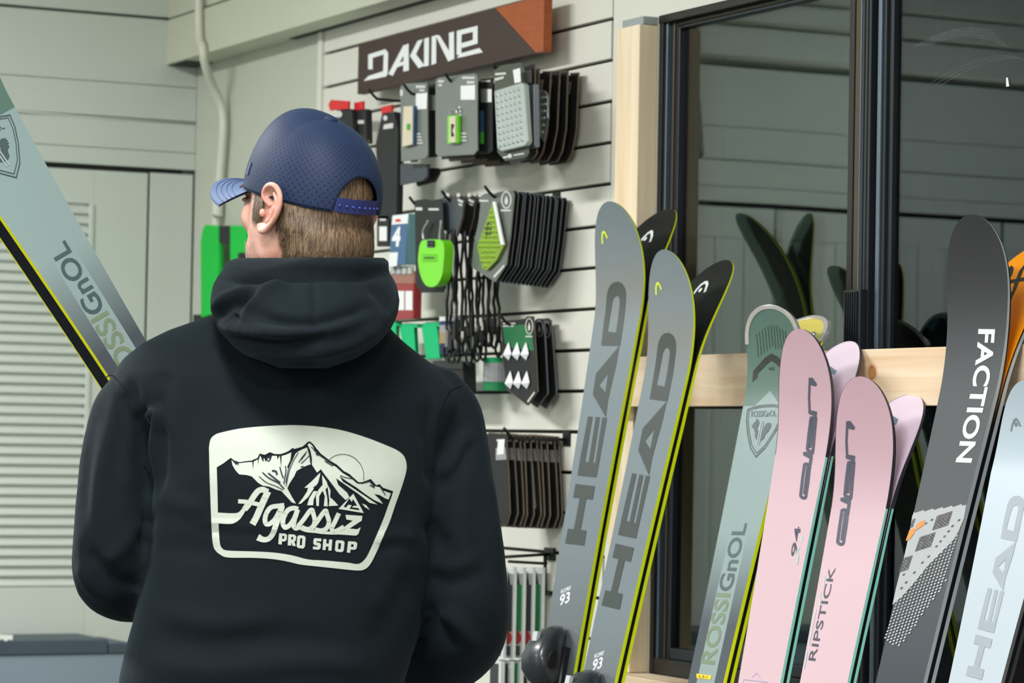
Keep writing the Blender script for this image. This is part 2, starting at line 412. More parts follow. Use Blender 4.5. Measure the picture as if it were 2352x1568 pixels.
for nm, x0, x1, yy, gl in (('pane', 2.325, 2.910, .026, gl), ('pane', 3.015, 4.71, .022, gl2)):
    for dy in (0, .014):
        obj(nm, MB().box(x0, x1, yy+dy, yy+dy+.004,   .97, 2.094), gl, WN)
# scuffs on the right pane
sc = bpy.data.materials.new('glass scuff'); sc.use_nodes = True
sn = sc.node_tree; sb = sn.nodes['Principled BSDF']; sb.inputs['Base Color'].default_value = (.5, .55, .55, 1); sb.inputs['Alpha'].default_value = .16
arcs = []
for k in range(6):
    arcs += stroke([(2095+8*k+x, 108+4*k-44*math.sin((x+10*k)/190*2.2)) for x in range(0, 190, 8)], 1.1)
for k in range(3): arcs += stroke([(2140+10*k+x, 190+3*k-62*math.sin(x/200*1.9)) for x in range(0, 200, 8)], .9)
decal('scuff', arcs, planeY(.0214), sc, WN)
decal('tape_scrap', [[[(2311, 178), (2315, 178), (2318, 198), (2311, 199)]]], planeY(.0213), mat('white scrap', (235, 238, 235), .6), WN)
# added dark backdrop beyond the glass, night put into its colour
struct('night_backdrop', MB().box(1.2, 6.5, 2.2, 2.3, -.1, 3.0), mat('outside dark', (12, 14, 13), .9))

# ------------------------------------------------------------------ timber ski rack
kn = onY(1393, 228, -.038); kr = onY(2003, 855, -.076); kr2 = onY(1601, 918, -.076); kr3 = onY(1690, 908, -.076)
ps = obj('timber_post', MB().box(2.198, 2.283, -.0375, -.0005, .938, 2.098), wood('pine post', 2, (240, 224, 196), (226, 200, 160), [(tuple(kn), .008)]), bevel=.0015)
tag(ps, 'upright pine post between the slat wall and the dark window', 'post')
rl = obj('rack_rail', MB().box(2.205, 4.9, -.076, -.038, 1.411, 1.4985), wood('pine rail', 0, (242, 222, 192), (224, 192, 154), [(tuple(kr), .009)]), bevel=.0015)
tag(rl, 'horizontal pine rail across the window that the skis lean on', 'rail')
struct('trim_4', MB().box(2.205, 2.283, -.03, -.0005, 2.099, 2.113), mat('grey filler block', (150, 158, 160), .6))
sl = struct('trim_2', MB().box(2.2, 4.9, -.07, 0, .898, .937), wood('pine sill', 0, (235, 215, 185), (205, 178, 142)), bevel=.002)

# ------------------------------------------------------------------ low counter by the back wall
ct = thing('low_counter', 'blue-grey low counter with darker top against the louvred doors', 'counter', (.1, -.9, 0))
ctm = mat('counter grey', (128, 144, 156), .55, var=.03, scale=4); ctd = mat('counter dark', (62, 76, 88), .5, var=.04)
obj('cabinet_body', MB().box(.0, .195, -2.6, -.235, 0, .828), ctm, ct, bevel=.004)
obj('counter_top', MB().box(-.02, .20, -2.62, -.285, .828, .862), ctd, ct, bevel=.003)
obj('end_cap', MB().box(-.02, .20, -.283, -.225, .828, .853), ctd, ct, bevel=.003)
p = onX(0, 1466, .4212)
decal('price_strip', [[[(-30, 1456), (30, 1458), (28, 1470), (20, 1468), (14, 1473), (4, 1466), (-4, 1472), (-30, 1470)]]], lambda c: np.array([onX(q[0], q[1], .2015) for q in c]), mat('white scrap', (235, 238, 235)), ct)

# ceiling fixtures
for i, (x, y) in enumerate(FIXTURES):
    f = thing('ceiling_light', 'white ceiling batten light, number %s along the shop ceiling' % ('one', 'two', 'three', 'four', 'five')[i], 'light', (x, y, 2.865), 'ceiling batten lights')
    obj('housing', MB().box(x-.68, x+.68, y-.16, y+.16, 2.88, CEIL), mat('fixture white', (230, 230, 225), .4), f, bevel=.005)
    for s in (-1, 1): obj('end_plate', MB().box(x+s*.68-.01, x+s*.68+.01, y-.165, y+.165, 2.86, CEIL), mat('fixture white', (230, 230, 225)), f)
# ================================================================== SKIS
def plan(s, m):
    s = np.asarray(s, float); a = np.clip(s/m['sw'], 0, 1); w1 = m['tw']*(1-(1-a)**m['p'])**.5
    b = np.clip((s-m['sw'])/(m['L']*.52-m['sw']), 0, 1); w2 = m['wa']+(m['tw']-m['wa'])*(1-b)**2
    c = np.clip((s-m['L']*.52)/(m['L']*.48-.03), 0, 1); w3 = m['wa']+(m['tw']*.88-m['wa'])*c**2
    e = np.clip((m['L']-s)/.035, 0, 1); w3 = w3*np.sqrt(np.clip(1-(1-e)**2.2*.75, 0, 1))
    return np.where(s < m['sw'], w1, np.where(s < m['L']*.52, w2, w3))/2
def rocker(s, m):
    s = np.asarray(s, float)
    return m['rh']*np.clip(1-s/m['rs'], 0, 1)**2+.014*np.clip((s-m['L']+.22)/.22, 0, 1)**2
TH = .0125
def thk(s): return .0048+(TH-.0048)*np.clip(np.asarray(s, float)/.30, 0, 1)
class Pose:
    def __init__(s, tip, N, Wd, L, m):
        s.tip, s.N, s.W, s.L, s.m = [np.asarray(q, float) for q in (tip, N, Wd, L)]+[m]; s.th = m.get('th', TH)
    @staticmethod
    def lean(X, Y, zt, yaw, lean, tilt, m):
        N0 = np.array([math.sin(yaw), -math.cos(yaw), 0]); W0 = np.array([math.cos(yaw), math.sin(yaw), 0]); U = np.array([0, 0, 1.])
        L = math.cos(lean)*U-math.sin(lean)*N0; N = math.cos(lean)*N0+math.sin(lean)*U
        W2 = math.cos(tilt)*W0-math.sin(tilt)*L; L2 = math.cos(tilt)*L+math.sin(tilt)*W0
        return Pose((X, Y, zt), N, W2, L2, m)
    def shift(s, ds): return Pose(s.tip+ds*s.L, s.N, s.W, s.L, s.m)
    def pt(s, w, l, o):
        w, l, o = np.broadcast_arrays(np.asarray(w, float), np.asarray(l, float), np.asarray(o, float))
        return s.tip-l[..., None]*s.L+w[..., None]*s.W+o[..., None]*s.N
    def front(s, ws, lift=.0005): return s.pt(ws[:, 0], ws[:, 1], s.th+rocker(ws[:, 1], s.m)+lift)
    def rear_base(s, ws, lift=.0005): return s.pt(ws[:, 0], ws[:, 1], -rocker(ws[:, 1], s.m)+lift)
    def ws(s, px, py, base=False):
        """photo point -> (w, s) on the ski's facing surface"""
        d = ray(px, py); o = 0 if base else s.th
        for _ in range(14):
            t = ((s.tip+s.N*o-CAM)@s.N)/(d@s.N); q = CAM+d*t-s.tip; l = -(q@s.L)
            r = float(rocker(max(l, 0), s.m)); o = -r if base else s.th+r
        return np.array([q@s.W, l])
    def poly(s, pts, base=False): return [tuple(s.ws(*p, base=base)) for p in pts]

def ski(name, label, cat, group, P, side, mtop, mbase, mside, medge, split=.36):
    m = P.m; L = m['L']
    root = thing(name, label, cat, P.pt(0, L, 0), group)
    ss = np.concatenate([m['sw']*np.linspace(0, 1, 26)**2, np.linspace(m['sw'], .36, 34)[1:], np.linspace(.36, L-.04, 34)[1:], np.linspace(L-.04, L, 8)[1:]])
    w = plan(ss, m); r = rocker(ss, m); tk = thk(ss)*P.th/TH
    lo_ = r+(P.th-tk) if side == 1 else r; hi_ = lo_+tk; us = np.linspace(-1, 1, 9); edge = .0022
    def surf(nm, off, mm):
        mb = MB(); uvs = []
        for i in range(len(ss)):
            for u in us: uvs.append((u*w[i], ss[i]))
        V = P.pt(np.array([a for a, _ in uvs]), np.array([b for _, b in uvs]), np.repeat(off, 9)*side)
        fs = [(i*9+j, i*9+j+1, i*9+j+10, i*9+j+9) for i in range(len(ss)-1) for j in range(8)]
        me = bpy.data.meshes.new(nm); me.from_pydata((V-ORG[root.name]).tolist(), [], fs)
        ul = me.uv_layers.new(name='UVMap'); ia = np.empty(len(me.loops), dtype=np.int32); me.loops.foreach_get('vertex_index', ia)
        ul.data.foreach_set('uv', np.array(uvs)[ia].ravel())
        return link_mesh(nm, me, mm, root, smooth=True)
    surf('topsheet', hi_, mtop); surf('base', lo_, mbase)
    def band(nm, lo, hi, mm):
        out = [(1, i) for i in range(len(ss))]+[(-1, i) for i in range(len(ss)-1, -1, -1)]
        V = []
        for k in (lo, hi):
            V += [P.pt(sg*w[i], ss[i], (lo_[i]+k*tk[i])*side) for sg, i in out]
        n = len(out); fs = [(j, (j+1) % n, (j+1) % n+n, j+n) for j in range(n)]
        me = bpy.data.meshes.new(nm); me.from_pydata((np.array(V)-ORG[root.name]).tolist(), [], fs)
        return link_mesh(nm, me, mm, root, smooth=True)
    band('sidewall', split, 1., mside); band('steel_edge', 0, split, medge)
    return root

M_BLKBASE = mat('black ski base', (15, 17, 20), .42, var=.05, scale=30, spec=.35)
M_EDGE = mat('dark steel edge', (24, 28, 36), .35, .4)
M_YEL = mat('acid yellow sidewall', (232, 250, 24), .4, var=.02)
M_SILV = mat('silver ski rim', (190, 195, 195), .3, .8, var=.03)
def mdl(tw, sw, wa, rs, rh, p, L): return dict(tw=tw, sw=sw, wa=wa, rs=rs, rh=rh, p=p, L=L)
def full(d, zt, lean, tilt):  # length so that the tail stands on the floor
    d['L'] = (zt-.008)/(math.cos(lean)*math.cos(tilt)); return d
FIT = {
 'A': (2.4239, -0.1109, 1.7462, .174, .234, -.055, .026, mdl(0.1299, 0.1260, 0.0913, 0.1973, 0.0606, 2.69, 1.8)),
 'B': (2.6737, -0.1409, 1.6501, .099, .250, -.010, .020, mdl(0.1282, 0.1184, 0.0919, 0.2089, 0.0575, 2.71, 1.7)),
 'C': (2.904, -.095, 1.554, .144, .284, -.029, .014, mdl(.1290, .0587, .0810, .1413, .0422, 2.70, 1.6)),
 'D': (3.053, -.125, 1.517, .100, .197, .013, .004, mdl(.1331, .1161, .0988, .1984, .0464, 2.61, 1.5)),
 'E': (3.219, -.122, 1.438, .127, .261, -.026, .003, mdl(.1310, .1075, .0982, .2021, .0485, 2.77, 1.5)),
 'F': (3.430, -.053, 1.662, .096, .288, -.010, .009, mdl(.1314, .1077, .0990, .2542, .0693, 2.77, 1.7)),
 'G': (3.608, -.113, 1.431, .151, .271, .035, -.006, mdl(.1299, .1261, .0865, .1145, .0382, 2.55, 1.5)),
}
POSE, REAR = {}, {}
for k, (X, Y, zt, yaw, lean, tilt, bs, m) in FIT.items():
    m['th'] = dict(A=.0098, B=.0098, C=.0102, D=.0084, E=.0084, F=.0102, G=.0096)[k]; full(m, zt, lean, tilt); POSE[k] = Pose.lean(X, Y, zt, yaw, lean, tilt, m)
    m2 = dict(m); m2['L'] = m['L']+bs; q = POSE[k].shift(bs); REAR[k] = Pose(q.tip, q.N, q.W, q.L, m2)
mH = dict(FIT['C'][7]); mH.update(L=1.62, th=.0165, tw=.1402, wa=.0758)
POSE['H'] = Pose((2.9159, -1.5302, 1.8952), (.94254, .20032, .26738), (-.30983, .82353, .47518), (-.12501, -.53072, .83828), mH); REAR['H'] = POSE['H']

M_HEADTOP = uvramp('steel grey topsheet', [(0, (115, 126, 131)), (.09, (118, 126, 129)), (.14, (120, 122, 120)), (.22, (111, 124, 130)), (.6, (106, 118, 126)), (.72, (97, 104, 108)), (2, (100, 111, 117))], .38, streak=.07)
M_HEADTXT = mat('dark olive lettering', (56, 64, 62), .45, var=.03)
M_WHT = mat('white print', (228, 232, 232), .5, var=.01)
M_ACID = mat('acid yellow print', (212, 230, 60), .45, var=.01)

def head_logo(P, pts_arch, wd, dot, m, root, base=False):
    fn = (lambda c: P.rear_base(c)) if base else (lambda c: P.front(c))
    polys = stroke(P.poly(pts_arch, base), wd)
    if dot: c = P.ws(*dot[:2], base=base); polys.append([ellipse(c[0], c[1], dot[2], dot[2], 14)])
    decal('emblem', polys, fn, m, root, (None, .012))
HEAD_WS = None
def c1(x, y): return (1240+x/2.8, 440+y/2.8)
def c4(x, y): return (900+x/2.42, 920+y/2.42)
_PA = POSE['A']
_D = [[_PA.poly([c1(*q) for q in [(395, 990), (414, 830), (430, 680), (436, 640), (450, 606), (474, 584), (505, 578), (532, 592), (550, 626), (555, 670), (550, 740), (535, 870), (516, 993)]]),
       _PA.poly([c1(*q) for q in [(436, 900), (452, 800), (468, 705), (478, 680), (497, 668), (513, 684), (515, 715), (508, 780), (490, 906)]])]]
_A = [[_PA.poly([c1(*q) for q in [(362, 1170), (512, 992), (492, 1110), (440, 1335), (425, 1450), (342, 1305)]]), _PA.poly([c1(*q) for q in [(383, 1245), (440, 1165), (422, 1290)]])]]
_E = [[_PA.poly([(1326.7, 1092), (1332, 1059), (1351, 956), (1361.5, 957), (1344, 1060), (1352.5, 1061), (1368.8, 957.5), (1378, 958), (1362, 1062), (1367.5, 1063), (1384, 958.5), (1394.5, 959), (1376, 1064), (1370.5, 1096)])]]
_H = [[_PA.poly([c4(*q) for q in [(1022, 462), (1130, 475), (1117, 550), (1082, 546), (1050, 716), (1083, 722), (1070, 805), (964, 793), (980, 711), (1013, 714), (1045, 542), (1009, 538)]])]]
HEAD_WS = _D+_A+_E+_H
def tagged_ski(*a): return ski(*a)
def head_pair(k, which):
    P, R = POSE[k], REAR[k]
    f = ski('ski', 'grey front ski of the %s pair, dark HEAD lettering and acid yellow edge' % which, 'ski', 'skis leaning on the rack', P, 1, M_HEADTOP, M_BLKBASE, M_YEL, M_EDGE)
    b = ski('ski', 'rear ski of the %s grey pair, black base with white emblem curving towards the window' % which, 'ski', 'skis leaning on the rack', R, -1, M_HEADTOP, M_BLKBASE, M_YEL, M_EDGE)
    decal('lettering', HEAD_WS, lambda c: P.front(c), M_HEADTXT, f, (None, .012))
    if k == 'A':
        head_logo(P, [c1(*q) for q in [(404, 336), (402, 300), (404, 268), (412, 259), (421, 265), (430, 284), (437, 300)]], .0042, None, M_ACID, f)
        head_logo(R, [c1(*q) for q in [(640, 330), (668, 296), (692, 272), (714, 257), (722, 262), (722, 290), (711, 324)]], .0058, (*c1(680, 305), .0042), M_WHT, b, True)
    else:
        head_logo(P, [c1(*q) for q in [(749, 664), (748, 625), (752, 596), (762, 588), (770, 598), (778, 614), (784, 630)]], .0042, None, M_ACID, f)
        head_logo(R, [c1(*q) for q in [(982, 668), (1010, 630), (1035, 602), (1060, 585), (1074, 584), (1078, 600), (1062, 648)]], .0058, (*c1(1034, 634), .0042), M_WHT, b, True)
    qa = [(1288, 1366), (1311, 1357), (1307.5, 1383), (1284.5, 1392)]; qb = [(1290, 1354), (1312.5, 1344), (1310.5, 1353.5), (1288.5, 1363.5)]
    T = []
    v, fc = text2d('93', .02); T.append((v, fc, quadmap(*[_PA.ws(*q) for q in qa])))
    v, fc = text2d('KORE', .02); T.append((v, fc, quadmap(*[_PA.ws(*q) for q in qb])))
    decal('model_print', [], lambda c: P.front(c), M_WHT, f, None, T)
    return f, b
FA, BA = head_pair('A', 'taller'); FB, BB = head_pair('B', 'shorter')
# toe bindings on the two grey front skis
M_BIND = mat('binding black', (44, 48, 54), .32, var=.06, scale=40, coat=.3); M_BIND2 = mat('binding dark', (20, 22, 26), .4)
def binding(P, root, s0):
    def loftb(nm, rows, mm, sm=True):
        R = []
        for (l, hw, h0, h1) in rows:
            R.append([P.pt(hw*math.copysign(abs(math.cos(t))**.6, math.cos(t)), l, P.th+h0+(h1-h0)*(.5+.5*math.copysign(abs(math.sin(t))**.6, math.sin(t)))) for t in np.linspace(0, 2*math.pi, 20, endpoint=False)])
        return obj(nm, MB().rings(R), mm, b, smooth=sm)
    b = obj('toe_binding', MB().rings([[P.pt(x, s0+l, P.th+h) for x, h in ((-.028, .0005), (.028, .0005), (.028, .008), (-.028, .008))] for l in (.03, .13)]), M_BIND2, root)
    loftb('toe_housing', [(s0-.004, .010, .004, .020), (s0+.006, .021, .005, .038), (s0+.028, .027, .006, .056), (s0+.055, .031, .006, .066), (s0+.078, .033, .006, .060), (s0+.092, .030, .010, .044), (s0+.100, .022, .014, .034)], M_BIND)
    loftb('toe_base', [(s0+.03, .030, .004, .016), (s0+.10, .036, .004, .020), (s0+.15, .032, .004, .014)], M_BIND2)
    for sg in (-1, 1): loftb('toe_wing', [(s0+.085+.0*sg, .006, .02, .03), (s0+.11, .012, .016, .036), (s0+.125, .008, .018, .030)], M_BIND2)
    h = [P.pt(.0305+.0022*k, s0+.055+.014*math.cos(t), P.th+.036+.010*math.sin(t)) for k in (1,) for t in np.linspace(0, 2*math.pi, 16, endpoint=False)]
    hl = MB().rings([[P.pt(.0325*s, s0+.057+.016*math.cos(t)+.003*math.sin(t), P.th+.038+.009*math.sin(t)) for t in np.linspace(0, 2*math.pi, 16, endpoint=False)] for s in (.9, 1.03)])
    obj('release_opening', hl, mat('opening black', (8, 9, 11), .6), b)
    hl = MB().rings([[P.pt(x, s0+l, P.th+h) for x, h in ((-.006, .052), (.006, .052), (.006, .0585), (-.006, .0585))] for l in (.014, .030)])
    obj('indicator', hl, mat('pale plastic', (190, 196, 200), .4), b)
    return b
sA = POSE['A'].ws(1252, 1440)[1]; sB = POSE['B'].ws(1355, 1540)[1]
binding(POSE['A'], FA, sA+.005); binding(POSE['B'], FB, sB+.005)

# ---- pale green racing skis (one pair on the rack, one in the man's hands)
def rossi_extra(nt, u, v, col):
    N = nt.nodes; L = nt.links
    def math_(op, a, b=None):
        n = N.new('ShaderNodeMath'); n.operation = op
        for i, q in enumerate((a, b)):
            if q is None: continue
            if hasattr(q, 'links'): L.new(q, n.inputs[i])
            else: n.inputs[i].default_value = q
        return n.outputs[0]
    au = math_('ABSOLUTE', u)
    teal = math_('LESS_THAN', math_('SUBTRACT', v, math_('MULTIPLY', math_('MINIMUM', au, .03), .8)), .128)
    a = N.new('ShaderNodeMix'); a.data_type = 'RGBA'; a.inputs['B'].default_value = lin((84, 112, 102)); L.new(teal, a.inputs['Factor']); L.new(col, a.inputs['A'])
    mr = N.new('ShaderNodeMapRange'); mr.inputs['From Min'].default_value = .36; mr.inputs['From Max'].default_value = .51; L.new(v, mr.inputs['Value'])
    sidey = math_('MULTIPLY', math_('GREATER_THAN', au, .0215), mr.outputs[0])
    b = N.new('ShaderNodeMix'); b.data_type = 'RGBA'; b.inputs['B'].default_value = lin((66, 74, 84)); L.new(sidey, b.inputs['Factor']); L.new(a.outputs['Result'], b.inputs['A'])
    return b.outputs['Result']
M_ROSTOP = uvramp('pale sage topsheet', [(0, (134, 154, 153)), (.16, (135, 155, 154)), (.45, (140, 159, 158)), (.7, (144, 158, 154)), (1.8, (134, 150, 146))], .3, streak=.03, extra=rossi_extra, coat=.5)
M_SLATE = mat('slate print', (70, 88, 92), .45, var=.02); M_OLIV = mat('moss print', (118, 134, 108), .45, var=.02)
M_INK = mat('dark ink', (30, 38, 40), .45, var=.03); M_SHIELD = mat('shield ink', (70, 84, 88), .45)
def c3(x, y): return (1560+x/3.015, 680+y/3.015)
def c4b(x, y): return (1480+x/3.35, 1100+y/3.35)
PC = POSE['C']
_text_quad = [PC.ws(*c4b(*q)) for q in [(430, 1414), (690, 338), (793, 340), (540, 1428)]]   # TL TR BR BL of the word
tipw = PC.ws(*c3(532, 1113))
half = [PC.ws(*c3(*q)) for q in [(605, 753), (560, 757), (515, 768), (474, 786), (467, 860), (474, 950), (494, 1050)]]
cx = float(tipw[0])
half = [(min(h[0], cx), h[1]) for h in half]
SHIELD = [(cx, half[0][1])]+[tuple(h) for h in half[1:]]+[tuple(tipw)]+[(2*cx-h[0], h[1]) for h in half[:0:-1]]
def inset(P, k):
    c = np.mean(np.array(P), 0); return [tuple(c+(np.array(p)-c)*k) for p in P]
_rows = [(515, 905), (503, 912), (512, 885), (530, 868), (541, 846), (552, 862), (556, 882), (546, 900), (540, 918), (548, 936), (566, 940), (584, 926), (592, 900), (604, 884), (622, 874), (642, 884), (634, 890), (640, 902), (630, 905), (634, 918), (622, 922), (622, 936), (606, 946), (596, 962), (588, 984), (572, 998), (548, 1002), (532, 990), (524, 966), (528, 944), (520, 926)]
ROOSTER = PC.poly([c3(*q) for q in _rows])
SLASH = [stroke([PC.ws(*c3(572, 862)), PC.ws(*c3(540, 1030))], .0022), stroke([PC.ws(*c3(585, 862)), PC.ws(*c3(553, 1032))], .0022)]
SHIELDTXT = [PC.ws(*c3(*q)) for q in [(500, 796), (672, 790), (676, 832), (500, 838)]]
def rossi_pair(k, fl, bl, grp):
    P, R = POSE[k], REAR[k]
    myel = mat('yellow sidewall', (246, 246, 6), .4, var=.02)
    spl = .6 if k == 'H' else .36
    f = ski('ski', fl, 'ski', grp, P, 1, M_ROSTOP, M_BLKBASE, myel, M_EDGE, spl)
    mb = M_BLKBASE if k == 'H' else uvramp('yellow and green base', [(0, (214, 200, 96)), (.03, (214, 200, 96)), (.05, (140, 160, 96)), (.2, (132, 152, 92)), (.24, (40, 44, 44)), (1.8, (36, 40, 40))], .35)
    b = ski('ski', bl, 'ski', grp, R, -1, M_ROSTOP, mb, myel, M_EDGE, .86 if k == 'H' else .36)
    fn = lambda c: P.front(c)
    v, fc = text2d('ROSSI', .018); v2, fc2 = text2d('GnOL', .018)
    TL, TR, BR, BL = _text_quad; k1 = .50
    mid_t = TL+(TR-TL)*k1; mid_b = BL+(BR-BL)*k1; g = .515
    g_t = TL+(TR-TL)*g; g_b = BL+(BR-BL)*g
    decal('lettering', [], fn, M_OLIV, f, (None, .02), [(v, fc, quadmap(TL, mid_t, mid_b, BL))])
    decal('lettering', [], fn, M_SLATE, f, (None, .02), [(v2, fc2, quadmap(g_t, TR, BR, g_b))])
    polys = stroke(SHIELD, .0019, True)+stroke(inset(SHIELD, .9), .0014, True)+[[ROOSTER]]
    v, fc = text2d('ROSSIGnOL', .01)
    decal('shield_emblem', polys, fn, M_SHIELD, f, (None, .02), [(v, fc, quadmap(*SHIELDTXT))])
    decal('shield_slash', SLASH[0]+SLASH[1], lambda c: P.front(c, .0009), mat('pale sage print', (158, 178, 172), .45), f)
    ln = []
    for i in range(11):
        x = 535+20*i; t = 262-62*math.sin(min(1, i/6)*1.5) if i < 7 else 200+(i-7)*14; bt = 425-15*i if i < 6 else 365
        ln += stroke([PC.ws(*c3(x, t)), PC.ws(*c3(x+14, bt))], .0012)
    lf = [PC.ws(*c3(*q)) for q in [(508, 594), (514, 518), (598, 424), (640, 398), (640, 448), (608, 470), (545, 536), (542, 562)]]
    cm = lf[3][0]
    chev = [tuple(q) for q in lf[:4]]+[(2*cm-q[0], q[1]) for q in lf[2::-1]]+[(2*cm-q[0], q[1]) for q in lf[:4:-1]]+[tuple(q) for q in lf[4:]]
    chev = [tuple(q) for q in lf[:4]]+[(2*cm-q[0], q[1]) for q in (lf[2], lf[1], lf[0], lf[7], lf[6], lf[5])]+[tuple(q) for q in (lf[4], lf[5], lf[6], lf[7])]
    v, fc = text2d('VAS', .01)
    decal('tip_graphic', ln+[[chev]], fn, M_INK, f, (None, .012), [(v, fc, quadmap(*[PC.ws(*c3(*q)) for q in [(620, 492), (662, 488), (662, 514), (620, 516)]]))])
    # chrome guard around the tip
    for rt_, PP, sd in ((f, P, 1), (b, R, -1)):
        so = np.concatenate([np.linspace(.055, .0, 18)**1, np.linspace(0, .055, 18)[1:]]); so = .055*(np.linspace(-1, 1, 41)**2)
        Rg = []
        for i, t in enumerate(np.linspace(-1, 1, 41)):
            s_ = .055*t*t; w_ = float(plan(s_, PP.m))*np.sign(t) if abs(t) > 1e-6 else 0.
            cw, cs = 0., .05; k2 = .90
            wi, si = cw+(w_-cw)*k2, cs+(s_-cs)*k2
            if sd == 1: lo, hi = PP.th-.007, PP.th+.0018
            else: lo, hi = -.0018, .0065
            q = lambda ww, l, o: PP.pt(ww, l, (o+float(rocker(max(l, 0), PP.m)))*sd)
            Rg.append([q(w_*1.03, s_-.0015, lo), q(w_*1.03, s_-.0015, hi), q(wi, si, hi), q(wi, si, lo)] if sd == 1 else [q(w_*1.03, s_-.0015, lo), q(w_*1.03, s_-.0015, hi), q(wi, si, hi), q(wi, si, lo)])
        obj('tip_guard', MB().rings(Rg), mat('guard metal', (206, 203, 196), .25, .45, var=.04), rt_, smooth=False, bevel=.0008)
        if sd == -1:
            obj('guard_rivet', MB().ball(PP.pt(.038, .040, -float(rocker(.04, PP.m))+.001), .005, .005, .005, n=8), M_SILV, rt_, smooth=True)
    if k == 'C':
        decal('size_sticker', [[PC.poly([c4b(*q) for q in [(402, 1496), (518, 1510), (512, 1542), (404, 1532)]])]], lambda c: P.front(c, .0006), mat('yellow sticker', (240, 205, 10), .5), f)
        v, fc = text2d('L.5.1', .01)
        decal('sticker_print', [], lambda c: P.front(c, .0009), M_INK, f, None, [(v, fc, quadmap(*[PC.ws(*c4b(*q)) for q in [(425, 1508), (488, 1514), (486, 1532), (424, 1528)]]))])
    return f, b
FC, BC = rossi_pair('C', 'pale sage front ski with metal tip guard and shield emblem, leaning on the rack', 'rear ski with yellow and green tip behind the pale sage rack ski', 'skis leaning on the rack')
FH, BH = rossi_pair('H', 'pale sage ski facing the camera, held slanted in front of the man in the hoodie', 'dark edged ski behind the pale sage one the man holds', "skis in the man's hands")

# ---- pink pairs
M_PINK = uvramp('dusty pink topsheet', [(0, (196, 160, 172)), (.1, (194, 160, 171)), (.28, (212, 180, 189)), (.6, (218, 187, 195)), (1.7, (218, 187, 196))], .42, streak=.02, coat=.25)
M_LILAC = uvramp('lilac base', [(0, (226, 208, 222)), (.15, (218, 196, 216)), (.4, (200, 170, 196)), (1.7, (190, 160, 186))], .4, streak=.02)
M_MINT = mat('mint sidewall', (160, 240, 222), .4, var=.02); M_SLT = mat('slate lettering', (74, 76, 92), .45, var=.02)
M_BLUSQ = mat('steel blue patch', (98, 120, 146), .45)
def bar(P, a, b, w): return stroke([P.ws(*c3(*a)), P.ws(*c3(*b))], w)
PD = POSE['D']
def st(pts, w): return stroke([PD.ws(*c3(*q)) for q in pts], w)
ELAN = (st([(905, 566), (904, 612), (900, 700), (904, 800), (900, 812)], .0052)+[[PD.poly([c3(*q) for q in [(902, 566), (925, 564), (955, 608), (948, 624), (918, 618), (900, 590)]])]]
  + [[PD.poly([c3(*q) for q in [(900, 792), (918, 790), (956, 800), (950, 845), (934, 846), (932, 828), (900, 816)]])]]
  + st([(913, 848), (900, 950), (888, 1062)], .0066)+st([(930, 850), (918, 960), (907, 1050)], .0056)+st([(948, 838), (937, 960), (925, 1088)], .0066)
  + [[PD.poly([c3(*q) for q in [(906, 834), (930, 830), (953, 836), (951, 856), (925, 850), (908, 856)]])]]
  + [[PD.poly([c3(*q) for q in [(882, 1056), (896, 1056), (934, 1074), (930, 1096), (914, 1094), (884, 1076)]])]]
  + [[PD.poly([c3(*q) for q in [(860, 1082), (878, 1076), (926, 1098), (920, 1122), (904, 1124), (862, 1102)]])]]
  + st([(916, 1112), (904, 1190), (893, 1290), (877, 1396)], .0066)+st([(892, 1160), (880, 1260), (867, 1370)], .0056)+st([(870, 1158), (856, 1260), (842, 1380)], .0066)
  + [[PD.poly([c3(*q) for q in [(864, 1158), (880, 1150), (898, 1154), (896, 1172), (880, 1168), (866, 1174)]])]]
  + [[PD.poly([c3(*q) for q in [(836, 1370), (852, 1378), (868, 1388), (884, 1386), (880, 1404), (862, 1408), (844, 1400), (834, 1386)]])]])
PE = POSE['E']
dE = PE.ws(*c3(1190, 880))-PD.ws(*c3(928, 580))
